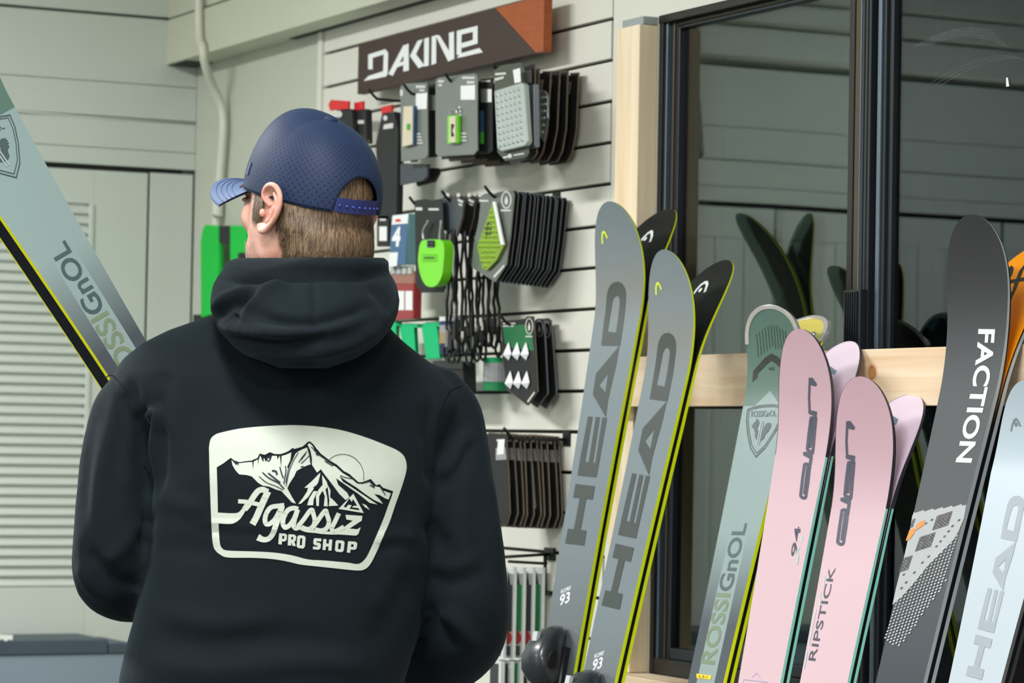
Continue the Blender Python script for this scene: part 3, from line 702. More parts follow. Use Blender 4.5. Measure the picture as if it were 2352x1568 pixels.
def pink_pair(k, which, seen):
    P, R = POSE[k], REAR[k]
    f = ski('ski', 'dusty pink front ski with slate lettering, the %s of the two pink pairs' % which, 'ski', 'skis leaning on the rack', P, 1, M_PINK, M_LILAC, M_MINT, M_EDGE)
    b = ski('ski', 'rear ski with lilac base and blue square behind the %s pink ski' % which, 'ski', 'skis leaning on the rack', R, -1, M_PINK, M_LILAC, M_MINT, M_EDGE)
    off = np.array([0, 0.]) if k == 'D' else dE
    sh = [[[(p[0]+off[0], p[1]+off[1]) for p in lp] for lp in poly] for poly in ELAN]
    fn = lambda c: P.front(c)
    decal('lettering', sh, fn, M_SLT, f, (None, .015))
    # dark tip edging on the sidewall near the tip
    for rt_, PP, sd in ((f, P, 1), (b, R, -1)):
        Rg = []
        for t in np.linspace(-1, 1, 41):
            s_ = .19*abs(t)**1.6; w_ = float(plan(s_, PP.m))*np.sign(t) if abs(t) > 1e-6 else 0.
            q = lambda ww, o: PP.pt(ww, s_-(.0004 if abs(t) < .3 else 0), (o+float(rocker(s_, PP.m)))*sd)
            kk = float(thk(s_))*PP.th/TH; b_ = PP.th-kk if sd == 1 else 0.; t_ = b_+kk
            Rg.append([q(w_*1.006, b_-.0002), q(w_*1.006, t_+.0002), q(w_*.99, t_+.0002), q(w_*.99, b_-.0002)])
        obj('tip_edging', MB().rings(Rg), mat('graphite edging', (58, 56, 66), .4), rt_)
    if k == 'D':
        v, fc = text2d('94', .012)
        T = [(v, fc, quadmap(*[P.ws(*c4b(*q)) for q in [(1126, 590), (1160, 362), (1208, 366), (1170, 600)]]))]
        decal('model_print', [], fn, M_SLT, f, (None, .02), T)
        decal('mint_trace', stroke([P.ws(*c4b(*q)) for q in [(1212, 440), (1208, 480)]], .004)+stroke([P.ws(*c4b(*q)) for q in [(1196, 520), (1176, 560), (1186, 600), (1176, 660)]], .003), fn, mat('faded mint', (176, 212, 208), .5), f)
        decal('pencil_mark', stroke([P.ws(*c4b(*q)) for q in [(830, 1525), (865, 1490), (895, 1530)]], .001)+stroke([P.ws(*c4b(*q)) for q in [(762, 1568), (764, 1540), (952, 1562)]], .001), fn, mat('faded violet', (176, 168, 206), .5), f)
        decal('blue_square', [[R.poly([c3(*q) for q in [(1036, 510), (1050, 486), (1092, 518), (1072, 544), (1038, 522)]], True)]], lambda c: R.rear_base(c), M_BLUSQ, b)
    else:
        v, fc = text2d('RIPSTICK', .008)
        T = [(v, fc, quadmap(*[P.ws(*c4b(*q)) for q in [(1262, 1392), (1424, 676), (1474, 680), (1316, 1400)]]))]
        decal('model_print', [], fn, M_SLT, f, (None, .02), T)
        decal('mint_trace', stroke([P.ws(*c4b(*q)) for q in [(1388, 740), (1380, 830)]], .0025)+stroke([P.ws(*c4b(*q)) for q in [(1356, 870), (1350, 980)]], .0025)+stroke([P.ws(*c4b(*q)) for q in [(1324, 1000), (1268, 1280)]], .0018)+stroke([P.ws(*c4b(*q)) for q in [(1256, 1320), (1230, 1460)]], .0025), fn, mat('faded mint', (176, 212, 208), .5), f)
        decal('blue_square', [[R.poly([c3(*q) for q in [(1464, 832), (1478, 826), (1518, 852), (1500, 894), (1468, 874)]], True)]], lambda c: R.rear_base(c), M_BLUSQ, b)
    return f, b
FD, BD = pink_pair('D', 'taller', 0); FE, BE = pink_pair('E', 'shorter', 0)

# ---- black freeride ski with orange partner
def c5(x, y): return (2000+x/2.9034, 460+y/2.9034)
def c6(x, y): return (1952+x/2.6675, 980+y/2.6675)
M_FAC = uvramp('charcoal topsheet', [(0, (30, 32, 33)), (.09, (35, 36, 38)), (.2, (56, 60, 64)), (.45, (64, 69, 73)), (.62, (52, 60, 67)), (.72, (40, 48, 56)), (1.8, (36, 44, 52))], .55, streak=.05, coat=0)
M_ORG = mat('orange base', (238, 148, 0), .4, var=.02)
PF, RF = POSE['F'], REAR['F']
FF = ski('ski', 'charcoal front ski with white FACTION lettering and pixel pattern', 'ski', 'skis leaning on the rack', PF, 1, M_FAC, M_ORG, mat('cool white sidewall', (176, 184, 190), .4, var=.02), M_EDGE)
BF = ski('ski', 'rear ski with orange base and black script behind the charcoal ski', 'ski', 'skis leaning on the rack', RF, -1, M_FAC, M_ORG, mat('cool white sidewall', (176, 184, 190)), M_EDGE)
v, fc = text2d('FACTION', .028, spacing=1.03)
decal('lettering', [], lambda c: PF.front(c), M_WHT, FF, (None, .02), [(v, fc, quadmap(PF.ws(*c5(832, 860)), PF.ws(*c6(747, 221)), PF.ws(*c6(648, 217)), PF.ws(*c5(718, 858))))])
ltop = [(384, 545)]+[p for i in range(6) for p in ((396+58*i, 518-9*i), (400+58*i, 528-9*i))]+[(715, 478), (700, 560), (668, 640)]
light = [PF.poly([c6(*q) for q in ltop+[(640, 690), (560, 770), (480, 850), (400, 950), (330, 1030), (262, 1092), (285, 985), (312, 880), (345, 750), (372, 620)]])]
decal('pixel_field', [light], lambda c: PF.front(c), mat('pale grey print', (170, 174, 176), .5, var=.03), FF, (None, .02))
dots, darks = [], []
ux = np.array([22., -7.]); uy = np.array([-6.5, 20.]); sq = lambda c, k: [tuple(c+ux*k*a+uy*k*b) for a, b in ((-.5, -.5), (.5, -.5), (.5, .5), (-.5, .5))]
for i in range(-30, 40):
    for j in range(-30, 50):
        c = np.array([450., 950.])+ux*i+uy*j
        lo = 1092-(c[0]-262)*(1092-640)/(668-262)           # upper edge of the dotted band
        hi = 1350-(c[0]-310)*(1350-960)/(585-310) if c[0] > 310 else 1310+(c[0]-215)*.42
        inside = 225-(c[1]-1250)*.27 < c[0] < 668-(c[1]-640)*.255
        if inside and lo < c[1] < hi:
            fr = (c[1]-lo)/max(hi-lo, 1)
            dots.append([PF.poly([c6(*q) for q in sq(c, .36+.14*fr)])])
for (cx_, cy_, n1, n2, sk) in ((570, 575, 4, 4, 0), (465, 705, 4, 4, 0), (345, 840, 3, 4, 0), (388, 590, 1, 2, 0)):
    for i in range(-n1//2, n1//2+1):
        for j in range(-n2//2, n2//2+1):
            if abs(i)+abs(j) > (n1+n2)//2: continue
            c = np.array([cx_, cy_])+ux*i*.9+uy*j*.9
            if c[0] < 395-(c[1]-520)*.26+8: continue
            darks.append([PF.poly([c6(*q) for q in sq(c, .78)]), PF.poly([c6(*q) for q in sq(c, .36)])])
for q in ((505, 570), (672, 572), (632, 608), (608, 640), (583, 672), (558, 702), (533, 733), (485, 795), (447, 832), (398, 893), (348, 953), (320, 988), (470, 592), (333, 905)):
    c = np.array(q, float); darks.append([PF.poly([c6(*p) for p in sq(c, .6)]), PF.poly([c6(*p) for p in sq(c, .25)])])
a = decal('pixel_dots', dots, lambda c: PF.front(c, .0008), mat('dot white', (205, 208, 208), .5), FF); a['kind'] = 'stuff'
a = decal('pixel_squares', darks, lambda c: PF.front(c, .0008), mat('square ink', (58, 52, 54), .5), FF); a['kind'] = 'stuff'
decal('orange_patch', [[PF.poly([c6(*q) for q in [(410, 604), (440, 580), (462, 572), (458, 600), (420, 628), (400, 640), (392, 660), (370, 690), (346, 700), (352, 680), (360, 660), (368, 634), (385, 626), (408, 622)]])]], lambda c: PF.front(c, .0012), mat('orange print', (232, 138, 40), .5), FF)
T = stroke([RF.ws(*c5(*q), base=True) for q in [(905, 540), (925, 500), (938, 450), (945, 445)]], .010)+stroke([RF.ws(*c5(*q), base=True) for q in [(895, 545), (950, 540), (1010, 528), (1080, 520)]], .007)+stroke([RF.ws(*c5(*q), base=True) for q in [(1060, 400), (1005, 470), (960, 590), (915, 690)]], .007)+stroke([RF.ws(*c5(*q), base=True) for q in [(1060, 400), (1090, 420), (1060, 480)]], .007)
decal('script', T, lambda c: RF.rear_base(c), M_INK, BF, (None, .012))

# ---- white pair at the right edge
M_WHTOP = uvramp('ice white topsheet', [(0, (182, 197, 208)), (.2, (188, 202, 212)), (.5, (194, 206, 214)), (1.6, (190, 204, 212))], .3, streak=.02)
PG, RG = POSE['G'], REAR['G']
FG = ski('ski', 'ice white front ski with pale grey HEAD lettering beside the charcoal ski', 'ski', 'skis leaning on the rack', PG, 1, M_WHTOP, M_BLKBASE, M_SILV, M_EDGE)
BG = ski('ski', 'rear ski behind the ice white one, graphite sided, at the right end', 'ski', 'skis leaning on the rack', RG, -1, M_WHTOP, M_BLKBASE, mat('graphite side', (60, 62, 66), .4), M_EDGE)
Hs = np.array([p for poly in HEAD_WS for lp in poly for p in lp]); lo, hi = Hs.min(0), Hs.max(0)
ga = PG.ws(*c6(1000, 420)); gb_ = PG.ws(*c6(750, 1540)); gl_, gr_ = PG.ws(*c6(915, 690)), PG.ws(*c6(1022, 690))
def g2(p):
    t = (p[1]-lo[1])/(hi[1]-lo[1]); wc = gl_[0]*.5+gr_[0]*.5; wd_ = (gr_[0]-gl_[0])
    return (wc+((p[0]-lo[0])/(hi[0]-lo[0])-.5)*wd_*1.08, ga[1]+t*(gb_[1]-ga[1]))
decal('lettering', [[[g2(p) for p in lp] for lp in poly] for poly in HEAD_WS], lambda c: PG.front(c), mat('pale grey lettering', (160, 170, 178), .5), FG, (None, .012))
head_logo(PG, [c5(*q) for q in [(936, 1540), (944, 1500), (958, 1466), (972, 1458), (986, 1474), (998, 1506)]], .003, (*c5(970, 1492), .003), mat('grey emblem ink', (120, 132, 138), .5), FG)
# ================================================================== MERCHANDISE ON THE SLAT WALL
M_PEG = mat('peg black', (26, 27, 28), .4, .4); M_CARD = mat('black card', (22, 24, 25), .6, var=.05); M_KRAFT = mat('kraft edge', (106, 94, 80), .8, var=.06)
M_SLATE2 = mat('slate card', (62, 68, 74), .5, var=.04); M_GREY = mat('smoky clear pack', (104, 110, 106), .25, var=.04, coat=.6); M_LABEL = mat('white label', (226, 228, 228), .55, var=.01)
M_LABG = mat('grey label', (150, 150, 150), .6, var=.03); M_CLEAR = mat('clear stud mat', (168, 178, 174), .18, var=.03, coat=.6); M_LINE = mat('pale print', (200, 200, 196), .6)
M_GRN = mat('lime plastic', (112, 214, 16), .35, var=.02, coat=.3); M_STRAP = mat('green strap', (0, 178, 112), .7, var=.05, scale=60); M_STRAP2 = mat('vivid green strap', (0, 188, 62), .7, var=.05, scale=60)
M_RED = mat('red header', (206, 30, 34), .5, var=.03); M_DKRED = mat('red pack', (150, 24, 34), .4, var=.06, coat=.4); M_BEIGE = mat('tool beige', (206, 196, 172), .5)
ORD = ['first', 'second', 'third', 'fourth', 'fifth', 'sixth', 'seventh', 'eighth', 'ninth', 'tenth', 'eleventh', 'twelfth', 'thirteenth', 'fourteenth', 'fifteenth']
def cardp(name, pts, Y, th, m, parent, bevel=0): return obj(name, MB().prism([onY(p[0], p[1], Y) for p in pts], (0, th, 0)), m, parent, bevel=bevel)
def hang(name, label, cat, pts, Y, group=None):
    P = np.array([onY(p[0], p[1], Y) for p in pts]); return thing(name, label, cat, (P[:, 0].mean(), Y, P[:, 2].min()), group)
def box2(x0, y0, x1, y1): return [(x0, y0), (x1, y0), (x1, y1), (x0, y1)]
def quad(a, b, c, d): return [a, b, c, d]
def sect(name, polys, Y, m, parent, texts=()):
    o = decal(name, polys, planeY(Y), m, parent, None, texts)
    if len(polys) > 2 and name in ('print', 'emblem'): o['kind'] = 'stuff'
    return o

def peg(tip, Yt, label, drop=0.0):
    t = onY(tip[0], tip[1], Yt); X = t[0]; z = t[2]-.020
    g = thing('peg_hook', label, 'hook', (X, Yt/2, z), 'peg hooks on the slat wall')
    path = [np.array([X, -.001, z]), np.array([X, Yt+.035, z]), np.array([X, Yt+.016, z+.004]), np.array([X, Yt, z+.020])]
    obj('prong', MB().tube(smooth_path(path, 4), .0030, 8), M_PEG, g, smooth=True)
    obj('backplate', MB().box(X-.014, X+.014, -.004, -.0003, z-.012, z+.016), M_PEG, g, bevel=.001)
    return X, z
peg((1131, 146), -.155, 'black hook carrying the clear dotted mats under the brown sign'); peg((1021, 168), -.155, 'black hook carrying the green tool card under the brown sign')
peg((926, 192), -.155, 'black hook carrying the beige tool card under the brown sign'); peg((846, 204), -.155, 'bare black hook poking out below the left end of the brown sign')
peg((1113, 427), -.155, 'black hook carrying the lime diamond pad cards'); peg((1014, 438), -.155, 'black hook carrying the coiled black leashes'); peg((940, 452), -.15, 'black hook carrying the lime cable lock')
peg((1148, 722), -.10, 'black hook carrying the white stud pack cards'); peg((1157, 982), -.135, 'black hook carrying the lowest stack of brown edged cards')

# ---- brown shop sign
Ys = -.056
A0, A1 = onY(823, 102.5, Ys), onY(1250, -3, Ys); zt, zb = 2.190, 2.083
xa, xb_ = A0[0], A1[0]; d0, d1 = onY(1137, 19, Ys)[0], onY(1231, 122, Ys)[0]
sg = thing('shop_sign', 'long brown sign reading DAKINE with orange wood corner', 'sign', ((xa+xb_)/2, Ys, zb))
obj('sign_board', MB().prism([(xa, Ys, zb), (d1, Ys, zb), (d0, Ys, zt), (xa, Ys, zt)], (0, .018, 0)), mat('sign brown', (60, 44, 38), .65, var=.04), sg, bevel=.001)
obj('wood_corner', MB().prism([(d1+.002, Ys-.001, zb), (xb_, Ys-.001, zb), (xb_, Ys-.001, zt), (d0+.002, Ys-.001, zt)], (0, .019, 0)), mat('orange wood', (176, 88, 32), .5, scale=9, stretch=(3, 1, 14), rgb2=(136, 62, 22)), sg, bevel=.001)
for x in (xa+.12, xb_-.12): obj('standoff', MB().box(x-.015, x+.015, Ys+.018, -.0003, 2.12, 2.15), M_PEG, sg)
def s2(x, y): return (740+x/3.267, y/3.267)
def S2(L): return [s2(*p) for p in L]
dk = stroke(S2([(362, 520), (362, 422), (468, 388), (479, 402), (475, 548)]), 34/3.267)+[[S2([(312, 608), (348, 570), (462, 533), (495, 550), (480, 574)])]]
dk += stroke(S2([(514, 562), (628, 345)]), 36/3.267)+[[S2([(612, 345), (650, 325), (652, 528), (610, 537)])]]+stroke(S2([(560, 492), (615, 472)]), 28/3.267)
dk += [[S2([(716, 306), (757, 294), (704, 406), (768, 492), (724, 512), (658, 420)])], [S2([(766, 290), (802, 280), (800, 490), (764, 501)])], [S2([(822, 274), (856, 264), (856, 474), (820, 488)])], [S2([(850, 262), (882, 266), (990, 442), (946, 462)])], [S2([(952, 246), (990, 236), (992, 444), (954, 452)])]]
dk += stroke(S2([(1046, 343), (1150, 313), (1150, 216), (1028, 246), (1026, 412)]), 36/3.267)+[[S2([(1008, 434), (1040, 400), (1180, 360), (1206, 392), (1040, 430)])]]
sect('lettering', dk, Ys-.0008, M_WHT, sg)

# ---- top row
pts = [(919, 199), (926, 192), (981, 189), (982, 356), (976, 364), (921, 371)]
Y = -.128; t = hang('tool_card', 'smoky carded multi tool with beige handle, hanging left under the sign', 'carded tool', pts, Y, 'carded goods on the top row')
cardp('pack', pts, Y, .004, M_GREY, t, .001); cardp('tool', quad((926, 244), (947, 243), (946, 332), (923, 338)), Y-.010, .009, M_BEIGE, t, .002); cardp('tool_side', quad((947, 243), (951, 243), (950, 331), (946, 332)), Y-.008, .007, mat('tool blue', (46, 78, 110), .4), t)
cardp('green_chip', box2(934, 284, 941, 298), Y-.0115, .001, mat('chip green', (60, 160, 50), .5), t); cardp('label', quad((955, 215), (981, 213), (980, 250), (955, 251)), Y-.0008, .0006, M_LABEL, t)
sect('print', [[box2(955, 196, 977, 202)], [box2(963, 205, 975, 210)], [box2(919, 206, 926, 220)]]+[[box2(952+3*(i % 3), 306+7*i, 966+2*(i % 4), 309+7*i)] for i in range(4)], Y-.0006, M_LINE, t)
Y = -.105; pts = [(984, 196), (1001, 192), (1001, 360), (984, 362)]
t = hang('tool_card', 'narrow black carded tool glimpsed between the beige and green tool cards', 'carded tool', pts, Y, 'carded goods on the top row')
cardp('backing', pts, Y, .004, M_CARD, t); cardp('label', box2(985, 218, 1000, 254), Y-.0008, .0006, M_LABG, t); cardp('label_edge', box2(994, 219, 1000, 253), Y-.0012, .0006, M_LABEL, t)
pts = [(1000, 184), (1006, 178), (1089, 168), (1095, 172), (1096, 346), (1088, 355), (1006, 359), (1000, 352)]
Y = -.140; t = hang('tool_card', 'large smoky card with lime green pocket tool and white price label', 'carded tool', pts, Y, 'carded goods on the top row')
cardp('pack', pts, Y, .004, M_GREY, t, .001); cardp('label', quad((1058, 197), (1091, 195), (1091, 229), (1058, 229)), Y-.0008, .0006, M_LABEL, t)
cardp('tool', quad((1027, 266), (1050, 264), (1050, 329), (1027, 331)), Y-.010, .009, M_GRN, t, .002); cardp('tool_face', quad((1032, 268), (1046, 267), (1046, 327), (1032, 328)), Y-.0125, .002, M_BEIGE, t, .001)
cardp('tool_notch', [(1036, 284), (1043, 286), (1038, 300), (1043, 312), (1036, 314)], Y-.0135, .0008, M_CARD, t)
rp = [onY(x, y, Y-.007) for x, y in ((1034, 263), (1035, 254), (1041, 250), (1048, 253), (1049, 262))]; obj('key_ring', MB().tube(smooth_path(rp, 4), .0018, 6), M_SILV, t, smooth=True)
sect('print', [[box2(1061, 176, 1090, 181)], [box2(1072, 186, 1090, 192)], [box2(1006, 184, 1020, 189)], [box2(1007, 193, 1016, 198)]]+[[box2(1053, 244+9*i, 1058+(i % 3), 249+9*i)] for i in range(9)]+[[box2(1060, 305+8*i, 1072, 308+8*i)] for i in range(3)], Y-.0006, M_LINE, t)
base_t = hang('tool_card', 'dark tool card, first behind the lime tool card on its hook', 'carded tool', [(1010, 190), (1092, 178), (1092, 362), (1010, 366)], -.115, 'dark cards behind the lime tool')
cardp('backing', [(1012, 190), (1090, 180), (1090, 360), (1014, 366)], -.115, .003, M_CARD, base_t); cardp('edge', [(1030, 364), (1090, 360), (1089, 366), (1032, 371)], -.115, .003, M_KRAFT, base_t)
for i in range(3): copy_tree(base_t, (0, .026*(i+1), -.002*(i+1)), None, 'dark tool card, %s behind the lime tool card on its hook' % ORD[i+1])
Y = -.118; pts = [(1100, 186), (1104, 181), (1130, 179), (1130, 346), (1124, 352), (1098, 353)]
t = hang('tool_card', 'narrow dark card with blue and green strip beside the clear dotted mat', 'carded tool', pts, Y, 'carded goods on the top row')
cardp('backing', pts, Y, .004, M_CARD, t, .001); cardp('label', box2(1104, 204, 1129, 235), Y-.0008, .0006, M_LABG, t); cardp('label_edge', box2(1120, 205, 1129, 234), Y-.0012, .0006, M_LABEL, t); sect('print', [[box2(1104, 184, 1126, 188)]], Y-.0006, M_LINE, t)
cardp('tool', box2(1098, 254, 1104, 303), Y-.008, .007, mat('tool blue', (46, 78, 110)), t); cardp('tool_tip', box2(1098, 303, 1104, 330), Y-.008, .007, mat('chip green', (60, 160, 50)), t)
def studs(pts_, Y, nx, ny, m, parent, h=.006, name='studs'):
    mb = MB(); a, b, c, d = [np.array(p, float) for p in pts_]
    for i in range(nx):
        for j in range(ny):
            u0, u1, v0, v1 = (i+.12)/nx, (i+.88)/nx, (j+.12)/ny, (j+.88)/ny
            f = lambda u, v: (a*(1-u)+b*u)*(1-v)+(d*(1-u)+c*u)*v
            q = [onY(*f(u, v), Y) for u, v in ((u0, v0), (u1, v0), (u1, v1), (u0, v1))]; ap = sum(q)/4+np.array([0, -h, 0])
            mb.add(q+[ap], [(0, 1, 4), (1, 2, 4), (2, 3, 4), (3, 0, 4), (0, 1, 2, 3)])
    o = obj(name, mb, m, parent); o['kind'] = 'stuff'; return o
pts = [(1134, 163), (1150, 150), (1196, 143), (1200, 150), (1214, 352), (1208, 361), (1160, 370), (1142, 350)]
Y = -.150; t = hang('stomp_mat', 'clear stud mat on a dark card with white label, front of its hook', 'stomp pad', pts, Y, 'carded stomp mats')
cardp('backing', pts, Y, .003, mat('olive card', (70, 74, 64), .55, var=.04), t, .001)
mp_ = [(1134, 208), (1196, 189), (1203, 194), (1211, 326), (1205, 335), (1150, 348), (1141, 340)]
cardp('mat', mp_, Y-.012, .0115, M_CLEAR, t, .003); studs([(1137, 212), (1198, 195), (1206, 326), (1147, 342)], Y-.012, 6, 9, M_CLEAR, t, .005)
cardp('label', [(1178, 161), (1194, 156), (1196, 188), (1182, 191)], Y-.014, .0008, M_LABEL, t); sect('print', [[quad((1137, 168), (1162, 166), (1162, 171), (1137, 173))], [quad((1136, 180), (1157, 175), (1157, 180), (1137, 186))], [quad((1155, 360), (1166, 358), (1166, 362), (1156, 364))], [ellipse(1171, 358, 5, 5, 12)], [quad((1180, 355), (1204, 351), (1204, 354), (1180, 358))]], Y-.0006, M_LINE, t)
pts = [(1204, 153), (1213, 150), (1227, 143), (1232, 352), (1222, 366), (1212, 366)]
Y = -.122; t = hang('stomp_mat', 'clear stud mat card with grey label directly behind the front mat', 'stomp pad', pts, Y, 'carded stomp mats')
cardp('backing', pts, Y, .003, M_KRAFT, t); cardp('front', [(1204, 154), (1226, 145), (1230, 352), (1220, 365), (1212, 365)], Y-.0008, .0008, M_CARD, t); cardp('mat', [(1212, 195), (1226, 192), (1228, 338), (1216, 342)], Y-.012, .011, mat('blue clear mat', (112, 126, 138), .2, coat=.6), t, .003); cardp('label', [(1206, 162), (1220, 160), (1221, 190), (1206, 192)], Y-.0014, .0006, M_LABG, t)
# five fanned dark cards
def fan_card(label, grp, pts, Y, lab, mat_pts=None):
    t = hang('stomp_mat', label, 'stomp pad', pts, Y, grp); cardp('backing', pts, Y, .0034, M_KRAFT, t)
    c = np.mean(np.array(pts, float), 0); cardp('front', [tuple(c+(np.array(p)-c)*.985) for p in pts], Y-.0007, .0007, M_CARD, t)
    if lab: cardp('label', lab, Y-.0013, .0006, M_LABG, t); sect('print', [[box2(lab[0][0]+2, lab[0][1]-20, lab[1][0]-2, lab[0][1]-15)]], Y-.0011, M_LINE, t)
    return t
P5 = [(1262, 170), (1328, 166), (1322, 300), (1312, 352), (1300, 374), (1262, 380), (1250, 350), (1256, 260)]
f0 = fan_card('dark tapered pad card, first from the wall on the clear mat hook', 'dark tapered pad cards', P5, -.018, [(1282, 188), (1312, 187), (1308, 216), (1280, 218)])
for i in range(4): copy_tree(f0, (0, -.0205*(i+1), .001*(i % 2)), (0, .03*((i % 3)-1), .012*(i % 2)), 'dark tapered pad card, %s from the wall on the clear mat hook' % ORD[i+1])
f1 = thing('stomp_mat', 'ridged clear wedge pad tucked between the dark tapered cards', 'stomp pad', onY(1246, 330, -.1), None)
obj('mat', MB().prism([onY(*p, -.102) for p in [(1234, 204), (1248, 208), (1257, 222), (1257, 270), (1246, 325), (1238, 310)]], (0, .006, 0)), mat('smoke mat', (66, 72, 72), .25, coat=.5), f1, bevel=.002)
ridges = MB()
for k in range(6): ridges.prism([onY(*p, -.1035) for p in [(1240, 222+17*k), (1255-2*k, 220+17*k), (1255-2*k, 225+17*k), (1241, 227+17*k)]], (0, .002, 0))
for k in range(6):
    obj('ridge', MB().prism([onY(*p, -.1045) for p in [(1240, 222+16*k), (1255-1.8*k, 220+16*k), (1255-1.8*k, 225+16*k), (1241, 227+16*k)]], (0, .0025, 0)), M_CLEAR, f1)
# dark things hanging lower at the left
for pts, Y, lb, m in (([(919, 379), (924, 374), (981, 377), (980, 405), (972, 414), (919, 425)], -.10, 'slate card hanging low beneath the beige tool card', M_SLATE2), ([(962, 384), (1004, 386), (1007, 398), (996, 418), (958, 428), (955, 420)], -.07, 'small black pouch tucked behind the slate card under the top row', M_CARD)):
    t = hang('hang_card', lb, 'carded goods', pts, Y); cardp('backing', pts, Y, .006, m, t, .001); c = np.mean(np.array(pts, float), 0); cardp('tab', [tuple(c+(np.array(p)-c)*(.22, .12)+np.array((0, -26))) for p in pts], Y+.001, .004, m, t)
# red headed packs behind the cap
for red, bodyp, Y, lb, ex in (
    ([(754, 240), (760, 229), (801, 232), (800, 250), (772, 252), (758, 254)], [(772, 250), (805, 250), (810, 310), (770, 310)], -.10, 'red headed pack farthest left above the blue cap', [[ellipse(778, 262, 8, 8, 14)]]),
    ([(813, 236), (834, 232), (834, 250), (814, 254)], [(813, 253), (838, 250), (840, 330), (815, 332)], -.085, 'red headed pack in the middle above the blue cap', [[box2(822, 276, 836, 284)]]),
    ([(875, 246), (900, 240), (900, 255), (876, 262)], [(876, 262), (903, 256), (912, 300), (908, 508), (868, 508), (862, 330)], -.10, 'long black pack with red header right of the blue cap', [[ellipse(885, 271, 5, 6, 12)], [quad((882, 286), (903, 282), (903, 294), (880, 297))]])):
    t = hang('red_headed_pack', lb, 'carded goods', bodyp, Y, 'red headed packs'); cardp('header', red, Y-.001, .004, M_RED, t); cardp('pouch', bodyp, Y, .018, M_CARD, t, .004); sect('print', ex, Y-.0015, M_LINE, t)
    c = np.array(bodyp, float); cardp('edge', [tuple(c[1]), (c[1][0]+4, c[1][1]+6), (c[2][0]+4, c[2][1]), tuple(c[2])], Y+.004, .006, M_KRAFT, t)

# ---- second row
Y = -.10; pts = box2(866, 496, 893, 566)
t = hang('hang_card', 'black carded item with white label half hidden by the hair', 'carded goods', pts, Y); cardp('backing', pts, Y, .006, M_CARD, t); cardp('label', box2(871, 520, 888, 553), Y-.001, .0008, M_LABEL, t); sect('print', [[box2(872, 502, 886, 507)]], Y-.0006, M_LINE, t)
Y = -.105; pts = [(900, 494), (939, 490), (931, 607), (892, 612)]
t = hang('repair_pack', 'blue and white pack marked with a large 4', 'box', pts, Y); cardp('carton', pts, Y, .042, mat('teal plastic', (116, 164, 174), .25, coat=.5), t, .002)
cardp('front_panel', [(900, 516), (936, 513), (931, 606), (893, 611)], Y-.0008, .0006, mat('pack blue', (66, 100, 138), .5), t); cardp('header', [(902, 495), (938, 491), (936, 513), (900, 517)], Y-.0008, .0006, M_LABEL, t); sect('brand_mark', [[box2(908, 503, 920, 509)]], Y-.0013, M_RED, t)
v, fc = text2d('4', .05); sect('numeral', [], Y-.0014, M_WHT, t, [(v, fc, quadmap((902, 522), (922, 520), (918, 566), (899, 566)))]); cardp('label', [(895, 580), (914, 579), (911, 611), (892, 612)], Y-.0014, .0006, M_LABEL, t)
Y = -.09; t = hang('red_pack', 'brownish red clear pack with two white panels beside the hood', 'carded goods', box2(893, 620, 950, 730), Y)
cardp('pouch', box2(893, 622, 950, 652), Y, .02, mat('amber pouch', (150, 96, 84), .3, coat=.4), t, .003); cardp('red_body', [(906, 652), (950, 650), (948, 732), (900, 736)], Y, .02, M_DKRED, t, .003)
for x in (912, 931): cardp('white_panel', box2(x, 668, x+16, 712), Y-.001, .0008, M_LABEL, t)
for k in range(4): cardp('capsule', box2(896+13*k, 612, 905+13*k, 630), Y-.004, .008, M_CLEAR, t, .002)
# lime cable lock
pts = [(952, 460), (975, 457), (990, 460), (1012, 456), (1016, 470), (1022, 660), (1016, 671), (968, 672), (955, 656)]
Y = -.150; t = hang('cable_lock', 'lime green cable lock on a black card', 'lock', pts, Y); cardp('backing', pts, Y, .003, M_CARD, t, .001)
lk = sm = [tuple(p[:2]) for p in smooth_path([(a, b, 0) for a, b in [(963, 566), (968, 554), (980, 550), (1006, 550), (1016, 554), (1020, 568), (1019, 600), (1015, 632), (1004, 653), (990, 659), (976, 653), (965, 630), (960, 598), (963, 566)]], 4)][:-1]
cardp('lock_body', lk, Y-.020, .020, M_GRN, t, .005); cardp('dial', box2(980, 551, 995, 568), Y-.0225, .004, mat('dial grey', (84, 92, 112), .4), t, .001)
for i in range(3):
    for j in range(2): cardp('dial_wheel', box2(981+5*i, 553+7*j, 984.5+5*i, 558+7*j), Y-.0245, .003, M_CARD, t)
cardp('badge', box2(969, 583, 1004, 601), Y-.0208, .001, mat('lime deep', (96, 190, 14), .4), t); sect('badge_print', [[box2(974, 590, 998, 594)]], Y-.0212, mat('badge green', (40, 90, 16), .5), t)
for L_ in ([(974, 552), (972, 536), (975, 524), (982, 513), (984, 506)], [(1010, 552), (1011, 536), (1013, 520), (1014, 506)]): obj('cable', MB().tube(smooth_path([onY(*p, Y-.010) for p in L_], 4), .0032, 8), mat('cable grey', (150, 156, 154), .35, .5), t, smooth=True)
cardp('pin', [(1004, 652), (1018, 647), (1020, 652), (1006, 658)], Y-.006, .005, mat('brass pin', (196, 150, 90), .35, .6), t); sect('print', [[box2(955, 476, 970, 483)], [box2(984, 478, 1008, 483)]], Y-.0006, M_LINE, t)
